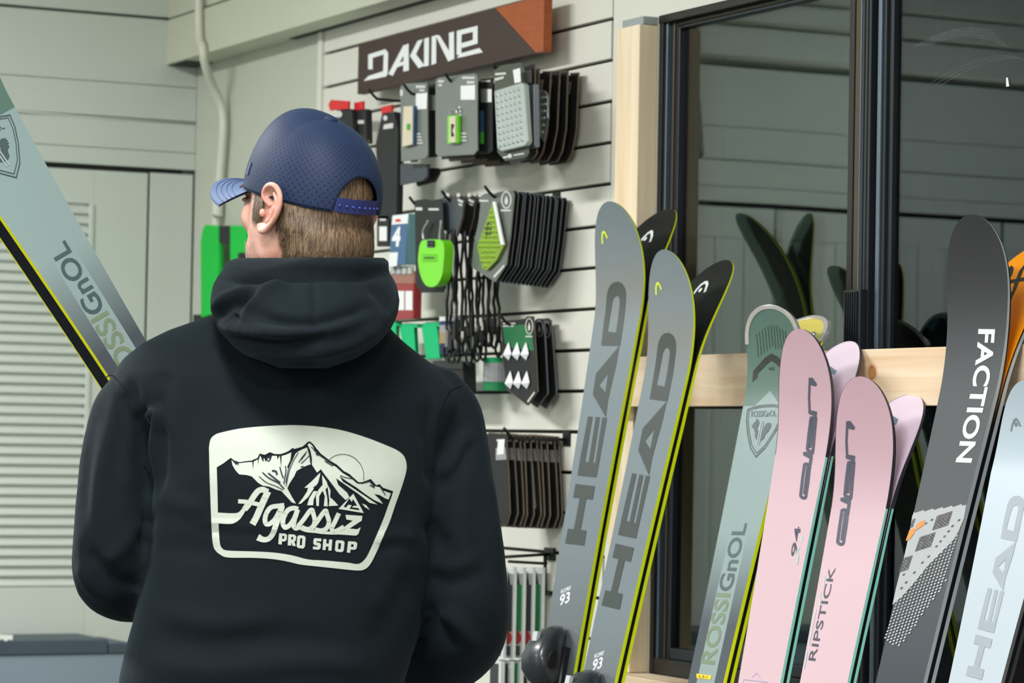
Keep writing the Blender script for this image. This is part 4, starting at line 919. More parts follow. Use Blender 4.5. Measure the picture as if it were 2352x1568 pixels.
# coiled leashes
Y = -.135
def leash(Y, dx, label, seed):
    rr = random.Random(seed); pts = [(1015+dx, 456), (1022+dx, 444), (1066+dx, 460), (1062+dx, 500), (1050+dx, 543), (1036+dx, 540), (1014+dx, 524)]
    t = hang('ski_leash', label, 'leash', pts, Y, 'coiled ski leashes'); cardp('backing', pts, Y, .0028, M_KRAFT, t); c = np.mean(np.array(pts, float), 0); cardp('front', [tuple(c+(np.array(p)-c)*.97) for p in pts], Y-.0007, .0007, M_SLATE2 if seed == 0 else M_CARD, t)
    sect('print', [[quad((1052+dx, 456), (1064+dx, 462), (1063+dx, 467), (1051+dx, 461))], [quad((1054+dx, 466), (1062+dx, 470), (1061+dx, 474), (1053+dx, 470))], [ellipse(1028+dx, 448, 5, 5, 10)]], Y-.0011, M_LINE, t)
    for s in range(3):
        x0 = 1026+dx+s*9+rr.uniform(-2, 2); yb = 770+rr.uniform(-20, 30); ph = rr.uniform(0, 6)
        path = [onY(x0+2.0*math.sin(ph+k*.8)+(k/14)*rr.uniform(-3, 4), 528+(yb-528)*k/14, Y-.008+.004*math.sin(k+ph)) for k in range(15)]
        obj('cord', MB().tube(smooth_path(path, 2), .0030, 6), mat('cord black', (24, 25, 28), .6, var=.15, scale=200), t, smooth=True)
        lp = [onY(x0+7*math.sin(a), yb+16-20*math.cos(a)+4, Y-.008+.006*math.sin(2*a)) for a in np.linspace(0, 2*math.pi, 14)]
        obj('cord_loop', MB().tube(lp, .0027, 6), mat('cord black', (24, 25, 28)), t, smooth=True)
        cl = onY(x0, yb-10, Y-.012); obj('clip', MB().box(cl[0]-.006, cl[0]+.006, cl[1]-.003, cl[1]+.003, cl[2]-.016, cl[2]+.016), M_PEG if s else mat('clip grey', (110, 112, 110), .4), t, bevel=.001)
    return t
LL = ['front coiled leash with slate card beside the lime lock', 'second coiled black leash from the front of its hook', 'third coiled black leash from the front of its hook', 'fourth coiled black leash from the front of its hook', 'fifth coiled black leash, last before the wall']
for i in range(5): leash(Y+.024*i, 24.8*i, LL[i], i)
# diamond pad cards
VP = [(1106, 449), (1116, 444), (1127, 447), (1145, 441), (1176, 437), (1181, 446), (1172, 540), (1163, 608), (1137, 648), (1083, 613), (1088, 560), (1099, 508)]
Y = -.132; v0 = hang('diamond_pad', 'front card with lime green diamond pad and round white emblem', 'stomp pad', VP, Y, 'diamond pad cards')
cardp('pack', VP, Y, .003, mat('smoke card', (88, 94, 88), .3, coat=.5), v0, .0008)
cardp('pad', [(1131, 466), (1157, 564), (1140, 598), (1118, 621), (1108, 618), (1095, 566)], Y-.006, .006, mat('lime pad', (122, 152, 44), .4), v0, .001)
dm = MB()
for i in range(-4, 5):
    for j in range(0, 13):
        x, y = 1126+i*8.5-(j-3)*1.2, 474+j*11.5
        w_ = np.interp(y, (466, 565, 621), (2, 30, 6)); cx_ = np.interp(y, (466, 565, 621), (1131, 1126, 1113))
        if abs(x-cx_) > w_-4: continue
        q = [onY(x+a, y+b, Y-.006) for a, b in ((-3.6, 0), (0, -5), (3.6, 0), (0, 5))]; dm.add(q+[sum(q)/4+np.array([0, -.006, 0])], [(0, 1, 4), (1, 2, 4), (2, 3, 4), (3, 0, 4), (0, 1, 2, 3)])
o = obj('studs', dm, mat('lime stud', (150, 186, 60), .3, coat=.4), v0); o['kind'] = 'stuff'
cardp('white_strip', [(1131, 463), (1137, 463), (1157, 562), (1150, 562)], Y-.008, .003, M_LABEL, v0); cardp('pad_gap', [(1112, 520), (1125, 505), (1130, 535), (1116, 548)], Y-.0062, .0004, mat('pad dark', (44, 54, 40), .5), v0)
def stone(cx_, cy_, rx, ry): return ring2d(cx_, cy_, rx, ry, rx*.22)+[[[(cx_, cy_-ry*.5), (cx_+rx*.34, cy_+ry*.1), (cx_+rx*.2, cy_+ry*.5), (cx_-rx*.2, cy_+ry*.5), (cx_-rx*.34, cy_+ry*.1)]]]
sect('emblem', stone(1163, 459, 12, 20)+[[box2(1150, 481, 1173, 485)]]+[[quad((1133, 634), (1157, 608), (1160, 611), (1136, 638))]]+[[box2(1101, 459, 1122, 463)]], Y-.0006, M_LINE, v0)
r0 = hang('diamond_pad', 'dark diamond pad card, first behind the lime front card', 'stomp pad', VP, Y+.0085, 'dark diamond pad cards')
cardp('backing', VP, Y+.0085, .0022, mat('card edge grey', (92, 98, 104), .5), r0); c = np.mean(np.array(VP, float), 0); cardp('front', [tuple(c+(np.array(p)-c)*.985) for p in VP], Y+.0079, .0006, M_CARD, r0)
for i in range(13):
    k = copy_tree(r0, (0, .0085*(i+1), -.0006*i), None, 'dark diamond pad card, %s behind the lime front card' % ORD[i+1]); k.rotation_euler = (0, .012*math.sin(i*1.7), .02*math.sin(i*2.3))

# ---- third row
for i, pts in enumerate(([(890, 744), (908, 742), (909, 800), (892, 790)], [(917, 748), (922, 744), (949, 745), (953, 812), (949, 822), (926, 820)], [(967, 746), (972, 742), (998, 742), (1004, 760), (1009, 823), (978, 825)])):
    Y = -.085+.01*i; t = hang('green_strap', ('green strap loop at the hood, leftmost of three on the slat wall', 'green strap loop in the middle of three on the slat wall', 'green strap loop rightmost of three beside the small tin')[i], 'strap', pts, Y, 'green strap loops')
    cardp('webbing', pts, Y, .004, M_STRAP, t, .0015); cardp('webbing_back', [(x+6, y-2) for x, y in pts], Y+.016, .004, M_STRAP, t, .0015); a, b = np.array(pts[0]), np.array(pts[1]); cardp('fold', [(pts[0][0]+1, pts[0][1]-3), (pts[-3][0], pts[0][1]-5), (pts[-3][0]+5, pts[0][1]+4), (pts[0][0]+3, pts[0][1]+5)], Y+.002, .016, M_STRAP, t, .002)
Y = -.07; t = hang('wax_tin', 'small white and navy tin beside the green straps', 'tin', box2(998, 728, 1028, 812), Y)
for nm, y0, y1, m in (('lid', 728, 737, M_LABEL), ('blue_band', 738, 746, mat('tin navy', (24, 46, 110), .4)), ('label', 747, 764, M_LABG), ('gold_band', 765, 788, mat('tin tan', (158, 132, 96), .5)), ('tin_foot', 789, 812, mat('tin deep navy', (18, 36, 70), .4))):
    a, b = onY(1000, y0, Y), onY(1027, y1, Y); cx_ = (a[0]+b[0])/2; r_ = .022
    obj(nm, MB().tube([(cx_, Y+.02, a[2]), (cx_, Y+.02, b[2])], r_, 20), m, t, smooth=False)
Y = -.09; pts = [(992, 829), (1030, 827), (1062, 831), (1064, 905), (1000, 905)]; t = hang('black_pouch', 'black folded pouch hanging just right of the shoulder', 'pouch', pts, Y)
cardp('pouch', pts, Y, .03, M_CARD, t, .004); cardp('flap', [(992, 830), (1062, 832), (1062, 848), (993, 846)], Y-.004, .004, mat('pouch flap', (44, 46, 46), .7), t, .001)
Y = -.06; t = hang('clear_tube', 'clear tube with green cap and green foot beside the white stud card', 'tube', box2(1097, 820, 1135, 896), Y)
for nm, y0, y1, m in (('cap', 821, 832, M_STRAP), ('tube_body', 833, 876, mat('tube clear', (176, 180, 186), .2, coat=.6)), ('foot', 877, 896, mat('foot green', (20, 140, 84), .5))):
    a, b = onY(1100, y0, Y), onY(1134, y1, Y); cx_ = (a[0]+b[0])/2; obj(nm, MB().tube([(cx_, Y+.02, a[2]), (cx_, Y+.02, b[2])], .0245 if nm != 'tube_body' else .024, 20), m, t)
SPK = [(1150, 737), (1190, 733), (1206, 731), (1211, 726), (1224, 726), (1229, 800), (1234, 898), (1211, 931), (1164, 895), (1155, 831)]
Y = -.076; t = hang('stud_pack', 'green and black card with six white studs', 'stomp pad', SPK, Y, 'stud pack cards'); cardp('backing', SPK, Y, .0028, M_KRAFT, t); c = np.mean(np.array(SPK, float), 0); cardp('front', [tuple(c+(np.array(p)-c)*.985) for p in SPK], Y-.0007, .0007, M_CARD, t)
cardp('green_panel', [(1154, 748), (1204, 745), (1222, 770), (1226, 805), (1180, 800), (1160, 790)], Y-.0011, .0004, mat('pack green', (24, 104, 60), .5, var=.2, scale=20), t)
for j, (y, xs) in enumerate(((806, (1168, 1188, 1208)), (872, (1172, 1191, 1210)))):
    for x in xs:
        h = 21; mb = MB(); b = [onY(x+a, y+b_, Y-.001) for a, b_ in ((-8.5, 6), (0, 9), (8.5, 6), (0, 2))]; rim = [p+np.array([0, -.010, 0])*k for p, k in zip(b, (.2, 1.2, .2, 0))]
        mb.add([onY(x, y-h, Y-.004)]+rim+[onY(x, y+h, Y-.004)], [(0, 1, 2), (0, 2, 3), (0, 3, 4), (0, 4, 1), (5, 2, 1), (5, 3, 2), (5, 4, 3), (5, 1, 4)]); obj('stud', mb, mat('white stud', (232, 234, 236), .2, coat=.6), t)
sect('emblem', stone(1215.5, 749, 9, 19)+[[box2(1207, 771, 1223, 774)], [box2(1155, 741, 1184, 744)], [box2(1155, 747, 1180, 750)], [quad((1211, 921), (1227, 899), (1229, 902), (1213, 925))]], Y-.0016, M_LINE, t)
r0 = hang('stud_pack', 'dark stud card, first behind the white stud pack', 'stomp pad', SPK, Y+.019, 'dark stud cards'); cardp('backing', SPK, Y+.019, .0034, mat('card edge grey', (92, 98, 104)), r0); cardp('front', [tuple(c+(np.array(p)-c)*.985) for p in SPK], Y+.0183, .0007, M_CARD, r0); sect('emblem', stone(1215.5, 749, 9, 19), Y+.0178, M_LABG, r0)
for i in range(2): copy_tree(r0, (0, .019*(i+1), -.003*(i+1)), (0, .02*(1-2*i), .03), 'dark stud card, %s behind the white stud pack' % ORD[i+1])

# ---- fourth row
FP = [(1226, 1003), (1240, 998), (1281, 1002), (1288, 1130), (1290, 1185), (1281, 1213), (1240, 1214), (1229, 1150), (1231, 1060)]
for i in range(10):
    Y = -.012-.0125*i
    K = lambda L: [(p[0]-12.95*i, p[1]-.6*i) for p in L]; sh_ = K(FP)
    t = fan_card('front brown edged card with white label beside the right sleeve' if i == 9 else 'brown edged dark card, %s from the wall in the stack beside the right sleeve' % ORD[i], 'brown edged cards' if i < 9 else None, sh_, Y, K([(1256, 1034), (1280, 1033), (1283, 1061), (1256, 1062)]))
    if i == 4:
        cardp('clear_mat', K([(1240, 1075), (1266, 1066), (1272, 1170), (1262, 1182), (1238, 1184)]), Y-.010, .009, M_CLEAR, t, .002); studs(K([(1242, 1080), (1266, 1070), (1270, 1170), (1242, 1178)]), Y-.010, 4, 8, M_CLEAR, t, .004)
    if i == 8:
        ov = [(1255+16*math.cos(a), 1108+62*math.sin(a)) for a in np.linspace(0, 2*math.pi, 20, endpoint=False)]; cardp('oval_mat', K(ov), Y-.008, .007, mat('dark mat', (50, 48, 52), .3, coat=.4), t, .003)
    if i == 9:
        cardp('price_label', K([(1262, 1016), (1279, 1014), (1276, 1049), (1259, 1050)]), Y-.0022, .0006, M_LABEL, t)
    t.rotation_euler = (0, .014*math.sin(i*1.3), .05*math.sin(i*1.9))

# ---- bottom wire bracket with white and green packs
t = thing('wire_bracket', 'black wire bracket holding the white and green packs', 'hook', onY(1260, 1300, -.06))
zt_ = onY(1262, 1272, -.004)[2]; xr = onY(1262, 1272, -.004)[0]
obj('wire_arm', MB().tube([(xr, -.001, zt_), (xr, -.11, zt_-.006)], .003, 8), M_PEG, t, smooth=True); obj('wire_upright', MB().tube([onY(1252, 1272, -.012), onY(1252, 1366, -.012)], .0035, 8), M_PEG, t, smooth=True)
obj('wire_rail', MB().tube([onY(1256, 1294, -.012), onY(1168, 1289, -.10)], .0028, 8), M_PEG, t, smooth=True); obj('wire_foot', MB().tube([onY(1252, 1362, -.012), onY(1268, 1364, -.002)], .0035, 8), M_PEG, t, smooth=True); obj('backplate', MB().box(xr-.02, xr+.02, -.006, -.0003, zt_-.012, zt_+.012), M_PEG, t, bevel=.001)
for i in range(5):
    Y = -.020-.020*i; a = onY(1246, 1303, -.020); w_ = .050; x1 = a[0]; x0 = x1-w_; zt_ = a[2]-.001*i
    zz = lambda y: onY(1246, y, -.020)[2]
    t = thing('glove_pack', ('white pack with green stripe, nearest the wall on the wire bracket', 'white pack with black stripe, second from the wall on the bracket', 'white pack with green stripe, third from the wall on the bracket', 'white pack with black stripe, fourth from the wall on the bracket', 'white pack with green stripe, frontmost on the wire bracket')[i], 'pack', ((x0+x1)/2, Y, zz(1512)), 'white packs on the wire bracket')
    B = lambda nm, ya, yb, m, k=0, xa_=0, xb2=1: obj(nm, MB().box(x0+w_*xa_, x0+w_*xb2, Y-.0008*k, Y+(.006 if k == 0 else 0), zz(yb), zz(ya)), m, t)
    B('pack_body', 1303, 1512, mat('pack white', (206, 210, 210), .5, var=.02)); col = M_STRAP if i % 2 == 0 else mat('pack charcoal', (58, 60, 62), .5)
    B('stripe', 1343, 1450, mat('pack green2', (0, 150, 84), .5) if i % 2 == 0 else col, 1, .12, .88); obj('red_disc', MB().prism([((x0+x1)/2+.021*math.cos(a_), Y-.0009, zz(1465)+.0125*math.sin(a_)) for a_ in np.linspace(0, 2*math.pi, 24, endpoint=False)], (0, .0009, 0)), mat('pack red', (206, 44, 52), .5), t)
    zc = lambda y: zz(y); obj('black_tip', MB().prism([(x0+w_*.3, Y-.001, zz(1343)), (x0+w_*.7, Y-.001, zz(1343)), (x0+w_*.5, Y-.001, zz(1313))], (0, .0008, 0)), M_CARD, t)
    B('word_block', 1484, 1506, M_SLATE2, 1, .2, .8)
    l2 = thing('glove_pack', ('lower grey and white pack nearest the wall, below the wire bracket packs', 'lower dark pack second from the wall, below the wire bracket packs', 'lower green and white pack third from the wall under the bracket packs', 'lower dark pack fourth from the wall under the bracket packs', 'frontmost lower pack below the wire bracket')[i], 'pack', ((x0+x1)/2, Y-.004, zz(1700)), 'lower packs under the bracket')
    obj('pack_body', MB().box(x0, x1, Y-.004, Y+.004, zz(1700), zz(1518)), mat('pack white', (206, 210, 210)), l2); obj('stripe', MB().box(x0+w_*.1, x0+w_*.8, Y-.0048, Y-.004, zz(1690), zz(1524)), (mat('pack charcoal', (58, 60, 62)) if i != 2 else mat('pack green2', (0, 150, 84))), l2)

# ---- green straps on the plain panel beside the conduit
Y = -.060
for nm, pts, lb in (('green_strap', [(460, 556), (464, 530), (470, 516), (500, 518), (501, 622), (488, 720), (461, 730)], 'wide vivid green strap hanging at the conduit left of the face'), ('green_strap', [(528, 518), (562, 518), (566, 612), (528, 606)], 'second vivid green strap tucked behind the face')):
    t = hang(nm, lb, 'strap', pts, Y, 'vivid green straps by the conduit'); cardp('webbing', pts, Y, .010, M_STRAP2, t, .002); cardp('webbing_back', [(x+7, y+3) for x, y in pts], Y+.013, .007, M_STRAP2, t, .002)
    if pts[0][0] < 500: cardp('buckle', box2(503, 518, 527, 558), Y-.002, .012, M_CARD, t, .002); cardp('end_clip', box2(443, 722, 463, 740), Y, .014, M_CARD, t, .002)
    else: cardp('end_clip', box2(546, 580, 566, 605), Y-.004, .006, M_CARD, t, .002)
# ================================================================== PERSON
EX = np.array([math.sin(YAW), math.cos(YAW), 0.]); EY = np.array([-math.cos(YAW), math.sin(YAW), 0.]); EZ = np.array([0, 0, 1.])
MZ = 4.0
base = atz(668, 1000, MZ); base[2] = 0
man = thing('person', 'man seen from behind in dark navy hoodie and blue cap holding skis', 'person', base)
def loft(rows, n=40, pw=2.3):
    R = []
    for (y, xl, xr, dc, hd) in rows:
        r = []
        for k in range(n):
            t = 2*math.pi*k/n; c, s = math.cos(t), math.sin(t)
            c = math.copysign(abs(c)**(2/pw), c); s = math.copysign(abs(s)**(2/pw), s)
            r.append(atz((xl+xr)/2+(xr-xl)/2*c, y, dc-hd*s))
        R.append(r)
    return MB().rings(R)
def limb(pts, n=16):
    P = [atz(p[0], p[1], p[2]) for p in pts]; rr = [p[3] for p in pts]
    Q = smooth_path(P, 6); R = np.interp(np.linspace(0, len(P)-1, len(Q)), range(len(P)), rr)
    mb = MB().tube(Q, list(R), n)
    return mb.ball(Q[0], R[0], R[0], R[0]).ball(Q[-1], R[-1], R[-1], R[-1])
def remesh(mb, voxel, it=4, fac=.5):
    me = bpy.data.meshes.new('tmp'); me.from_pydata(mb.v, [], mb.f)
    bm = bmesh.new(); bm.from_mesh(me); bmesh.ops.recalc_face_normals(bm, faces=bm.faces); bm.to_mesh(me); bm.free()
    o = bpy.data.objects.new('tmp', me); COL.objects.link(o)
    r = o.modifiers.new('r', 'REMESH'); r.mode = 'VOXEL'; r.voxel_size = voxel
    s = o.modifiers.new('s', 'SMOOTH'); s.factor = fac; s.iterations = it
    dg = bpy.context.evaluated_depsgraph_get(); dg.update()
    e = bpy.data.meshes.new_from_object(o.evaluated_get(dg)); bpy.data.objects.remove(o)
    V = np.empty(len(e.vertices)*3); e.vertices.foreach_get('co', V); V = V.reshape(-1, 3)
    Nn = np.empty(len(e.vertices)*3); e.vertices.foreach_get('normal', Nn)
    Fc = [tuple(p.vertices) for p in e.polygons]; bpy.data.meshes.remove(e)
    return V, Nn.reshape(-1, 3), Fc
def wrinkle(V, Nn, folds):
    """raised ridges (+) and creases (-) of the cloth, laid along lines on the back of the garment"""
    P = proj(V)[:, :2]; facing = np.clip(-(Nn@FW)*1.6+.35, 0, 1); D = np.zeros(len(V))
    for pts, sg, amp in folds:
        pts = np.array([p[:2] for p in smooth_path([(p[0], p[1], 0) for p in pts], 5)])
        lo, hi = pts.min(0)-4*sg, pts.max(0)+4*sg
        idx = np.where(((P > lo) & (P < hi)).all(1))[0]
        if not len(idx): continue
        q = P[idx]; a = pts[:-1]; ab = pts[1:]-a; L2 = (ab**2).sum(1)+1e-9
        t = np.clip(((q[:, None]-a[None])*ab[None]).sum(2)/L2, 0, 1); dd = ((q[:, None]-a[None]-t[..., None]*ab[None])**2).sum(2)
        j = dd.argmin(1); u = (j+t[np.arange(len(q)), j])/len(a)
        fade = np.clip(np.minimum(u, 1-u)*5+.15, 0, 1)
        D[idx] += amp*np.exp(-dd.min(1)/(2*sg*sg))*fade
    return V+Nn*(D*facing)[:, None]
def mesh_np(name, V, Fc, m, parent, smooth=True):
    me = bpy.data.meshes.new(name); me.from_pydata((V-ORG[parent.name]).tolist(), [], Fc)
    return link_mesh(name, me, m, parent, smooth=smooth)

def cloth_mat(name, rgb, rough=.9, wv=900, var=.1, sheen=.35, bump=.25):
    m = bpy.data.materials.new(name); m.use_nodes = True; nt = m.node_tree; N = nt.nodes; L = nt.links
    b = N['Principled BSDF']; b.inputs['Roughness'].default_value = rough; b.inputs['Specular IOR Level'].default_value = .25
    b.inputs['Sheen Weight'].default_value = sheen; b.inputs['Sheen Roughness'].default_value = .45; b.inputs['Sheen Tint'].default_value = lin((120, 150, 165))
    tc = N.new('ShaderNodeTexCoord'); nz = N.new('ShaderNodeTexNoise'); nz.inputs['Scale'].default_value = wv; nz.inputs['Detail'].default_value = 2
    L.new(tc.outputs['Object'], nz.inputs['Vector']); n2 = N.new('ShaderNodeTexNoise'); n2.inputs['Scale'].default_value = 12; L.new(tc.outputs['Object'], n2.inputs['Vector'])
    ad = N.new('ShaderNodeMath'); ad.operation = 'ADD'; L.new(nz.outputs['Fac'], ad.inputs[0]); L.new(n2.outputs['Fac'], ad.inputs[1])
    mr = N.new('ShaderNodeMapRange'); mr.inputs['From Min'].default_value = .6; mr.inputs['From Max'].default_value = 1.4; L.new(ad.outputs[0], mr.inputs['Value'])
    mx = N.new('ShaderNodeMix'); mx.data_type = 'RGBA'; c = lin(rgb)
    mx.inputs['A'].default_value = tuple(v*(1-var*2) for v in c[:3])+(1,); mx.inputs['B'].default_value = tuple(v*(1+var*2) for v in c[:3])+(1,)
    L.new(mr.outputs[0], mx.inputs['Factor']); L.new(mx.outputs['Result'], b.inputs['Base Color'])
    bp = N.new('ShaderNodeBump'); bp.inputs['Strength'].default_value = bump; bp.inputs['Distance'].default_value = .0012
    L.new(nz.outputs['Fac'], bp.inputs['Height']); L.new(bp.outputs[0], b.inputs['Normal']); return m
M_HOOD = cloth_mat('hoodie fleece', (8, 19, 25), sheen=.10); M_RIB = cloth_mat('ribbed cuff', (9, 17, 24), sheen=.1); M_JEAN = cloth_mat('dark trousers', (38, 42, 50), sheen=.1)

# ---- hoodie: torso and sleeves, one garment
TORSO = [(706, 540, 850, 4.03, .055), (714, 512, 868, 4.03, .062), (735, 452, 884, 4.035, .074), (758, 386, 900, 4.04, .085), (787, 328, 930, 4.04, .096), (823, 282, 976, 4.04, .105), (860, 258, 1026, 4.035, .112), (895, 262, 1056, 4.03, .117), (930, 284, 1060, 4.025, .121),
         (965, 308, 1042, 4.02, .124), (1020, 330, 1020, 4.01, .129), (1100, 344, 1003, 4.0, .133), (1200, 348, 994, 4.0, .136), (1300, 338, 988, 4.0, .138), (1400, 312, 975, 4.0, .141), (1480, 290, 955, 4.0, .143),
         (1560, 272, 930, 4.0, .146), (1640, 270, 925, 4.0, .146), (1700, 280, 920, 4.0, .142)]
SL = [(318, 915, 4.04, .044), (290, 945, 4.04, .045), (276, 985, 4.03, .0455), (264, 1050, 4.02, .0465), (258, 1130, 4.01, .0475), (256, 1220, 4.0, .050), (256, 1290, 4.01, .0525), (268, 1330, 4.04, .0525), (330, 1335, 4.12, .055), (430, 1300, 4.24, .049), (505, 1270, 4.31, .041)]
SR = [(1000, 915, 4.04, .044), (1028, 950, 4.04, .045), (1040, 1000, 4.03, .0455), (1053, 1100, 4.01, .0465), (1065, 1200, 4.0, .0475), (1074, 1300, 4.0, .0505), (1076, 1390, 4.0, .0545), (1066, 1460, 4.03, .0545), (1010, 1500, 4.12, .056), (900, 1498, 4.24, .049), (810, 1480, 4.32, .041)]
mb = loft(TORSO); 
for s in (SL, SR): q = limb(s); mb.add(q.v, q.f)
V, Nn, Fc = remesh(mb, .0062, 5)
FOLDS = [
 # left sleeve and shoulder
 ([(238, 868), (262, 858), (284, 872)], 5, -.003), ([(270, 880), (262, 960), (240, 1040), (222, 1130), (212, 1230)], 13, .007), ([(222, 930), (204, 1020), (198, 1120), (202, 1210)], 12, -.005),
 ([(300, 870), (318, 940), (330, 1010), (345, 1085)], 10, -.007), ([(344, 985), (346, 952), (356, 944), (364, 956), (356, 1030), (354, 1130)], 6, .012), ([(370, 975), (374, 1040), (366, 1130)], 8, -.007), ([(330, 930), (338, 1000), (342, 1080), (344, 1150)], 8, -.008),
 ([(318, 900), (300, 980), (290, 1060), (300, 1150)], 14, .006), ([(345, 1180), (326, 1230), (340, 1260)], 10, -.008), ([(180, 1290), (215, 1350), (270, 1385)], 12, .006), ([(200, 1260), (250, 1320), (320, 1350)], 11, -.006),
 ([(186, 1210), (190, 1290), (215, 1370)], 7, .003), ([(330, 1190), (280, 1260), (240, 1290)], 12, .006),
 # right sleeve
 ([(1000, 900), (990, 980), (985, 1060), (992, 1120)], 10, -.007), ([(1005, 1060), (1040, 1000), (1085, 960)], 12, -.005), ([(1000, 1120), (1040, 1095), (1070, 1040), (1090, 1010)], 10, -.007), ([(1005, 1090), (1050, 1050), (1080, 990)], 9, .005),
 ([(985, 1190), (1000, 1230), (1030, 1260)], 14, -.008), ([(980, 1320), (1030, 1340), (1095, 1325)], 12, -.006), ([(980, 1290), (1040, 1300), (1110, 1280)], 12, .005), ([(972, 1380), (1010, 1440), (1050, 1490)], 13, -.008),
 ([(1010, 1400), (1060, 1440), (1110, 1500)], 14, .007), ([(1120, 1080), (1138, 1200), (1150, 1330)], 10, .004), ([(1085, 1120), (1100, 1240), (1108, 1350)], 14, -.004),
 # back
 ([(380, 850), (372, 900), (360, 950)], 16, -.004), ([(440, 840), (420, 920), (410, 1010)], 22, .003), ([(980, 860), (975, 940), (968, 1030)], 18, -.004), ([(700, 860), (705, 960), (700, 1060), (690, 1200)], 20, -.0025),
 ([(452, 1200), (520, 1206), (600, 1214), (680, 1212)], 7, .0022), ([(452, 1214), (520, 1222), (620, 1230)], 8, -.0025), ([(860, 1240), (900, 1230), (945, 1236)], 9, .003), ([(870, 1262), (910, 1250), (960, 1262)], 9, -.003),
 ([(360, 1130), (420, 1160), (480, 1170)], 16, .004), ([(355, 1250), (420, 1262), (500, 1260)], 18, -.004), ([(350, 1400), (480, 1430), (640, 1420)], 22, .005), ([(330, 1450), (480, 1480), (640, 1465), (800, 1480)], 22, -.005), ([(330, 1520), (500, 1540), (700, 1520), (880, 1535)], 20, .006),
 ([(960, 1180), (900, 1330), (860, 1420)], 22, .004), ([(950, 1300), (900, 1400), (850, 1490)], 20, -.005)]
V = wrinkle(V, Nn, FOLDS)
hoodie = mesh_np('hoodie', V, Fc, M_HOOD, man); hoodie['label'] = 'dark navy fleece hoodie with a pale badge printed on the back'
# sleeve cuffs and waistband
for s, pz in ((SL, [(505, 1270, 4.31), (530, 1262, 4.335)]), (SR, [(812, 1480, 4.32), (786, 1476, 4.335)])):
    a, b = atz(*pz[0]), atz(*pz[1]); obj('cuff', MB().tube([a-(b-a)*.5, a, b], [.041, .040, .037], 20), M_RIB, man, smooth=True)
q = loft([(1690, 284, 916, 4.0, .139), (1705, 276, 922, 4.0, .145), (1790, 282, 918, 4.0, .142), (1800, 290, 910, 4.0, .136)])
obj('waistband', q, M_RIB, man, smooth=True)
# shoulder seams
def on_back(pts, lift=.001):
    from mathutils.bvhtree import BVHTree
    return np.array([_hit(p, lift) for p in pts])
from mathutils.bvhtree import BVHTree
_bvh = BVHTree.FromPolygons([tuple(v) for v in V], Fc)
def _hit(p, lift):
    d = Vector(ray(p[0], p[1])).normalized(); h = _bvh.ray_cast(Vector(CAM), d)
    if h[0] is None: return atz(p[0], p[1], 3.9)
    n = h[1]
    if n.dot(d) > 0: n = -n
    return np.array(h[0]+n*lift)
for pts in ([(238, 870), (252, 862), (268, 868), (290, 900), (300, 960), (315, 1030), (342, 1090)], [(1062, 885), (1030, 900), (1008, 950), (996, 1020), (994, 1080)]):
    pp = on_back([p[:2] for p in smooth_path([(a, b, 0) for a, b in pts], 6)], .0004)
    obj('armhole_seam', MB().tube(pp, .0007, 6), M_RIB, hoodie, smooth=True)

# ---- hood bunched round the neck
HOOD = [(618, 520, 884, 3.975, .105), (632, 500, 900, 3.97, .118), (655, 488, 912, 3.965, .128), (690, 482, 918, 3.955, .138), (725, 488, 912, 3.945, .144), (760, 503, 895, 3.935, .142), (795, 535, 862, 3.925, .128), (825, 580, 815, 3.92, .105), (846, 640, 750, 3.925, .075)]
mb = loft(HOOD, 40, 2.2)
q = loft([(592, 545, 885, 3.985, .105), (600, 520, 893, 3.985, .118), (614, 512, 894, 3.985, .124), (626, 522, 888, 3.985, .118), (634, 550, 870, 3.985, .105)], 40, 2.3); mb.add(q.v, q.f)
hv, hn, hf = remesh(mb, .0048, 4)
# hollow the opening where the neck comes through
ctr = atz(690, 600, 3.99)
P = proj(hv); r = np.hypot((hv-ctr)@EX/.078, (hv-ctr)@EY/.085)
dz = np.clip((1-r)/.25, 0, 1); top = np.clip((640-P[:, 1])/30, 0, 1)
hv = hv-EZ*(dz*top*.05)[:, None]
HF = [([(505, 640), (560, 642), (620, 640), (723, 634), (820, 634), (895, 630)], 6, -.009), ([(512, 612), (600, 622), (700, 606), (800, 604), (885, 604)], 8, .003),
 ([(488, 722), (510, 690), (550, 672), (600, 660)], 7, .006), ([(492, 735), (530, 700), (580, 685)], 7, -.006), ([(560, 720), (585, 690), (620, 660), (660, 645)], 9, .006), ([(535, 715), (560, 690), (600, 662)], 9, -.004),
 ([(500, 745), (560, 762), (640, 766), (700, 760)], 9, .005), ([(520, 770), (600, 788), (680, 790), (760, 770)], 8, -.006), ([(570, 712), (640, 738), (720, 742), (800, 722), (860, 700)], 10, -.007), ([(580, 745), (660, 762), (760, 752), (850, 720)], 9, .005),
 ([(545, 800), (620, 815), (720, 812), (800, 790), (860, 760)], 10, .006), ([(560, 822), (640, 832), (740, 828)], 8, -.004), ([(715, 630), (722, 690), (718, 760)], 4, -.0025), ([(905, 690), (880, 740), (830, 780)], 12, .004), ([(845, 650), (880, 690), (890, 720)], 10, -.004), ([(520, 735), (535, 725), (545, 740)], 6, -.006)]
HF = [(a, b, c*1.5) for a, b, c in HF]
hv = wrinkle(hv, hn, HF)
hood = mesh_np('hood', hv, hf, M_HOOD, hoodie)
pp = [atz(x, y, d) for x, y, d in ((520, 628, 3.90), (600, 634, 3.873), (690, 630, 3.862), (780, 629, 3.866), (880, 626, 3.89))]

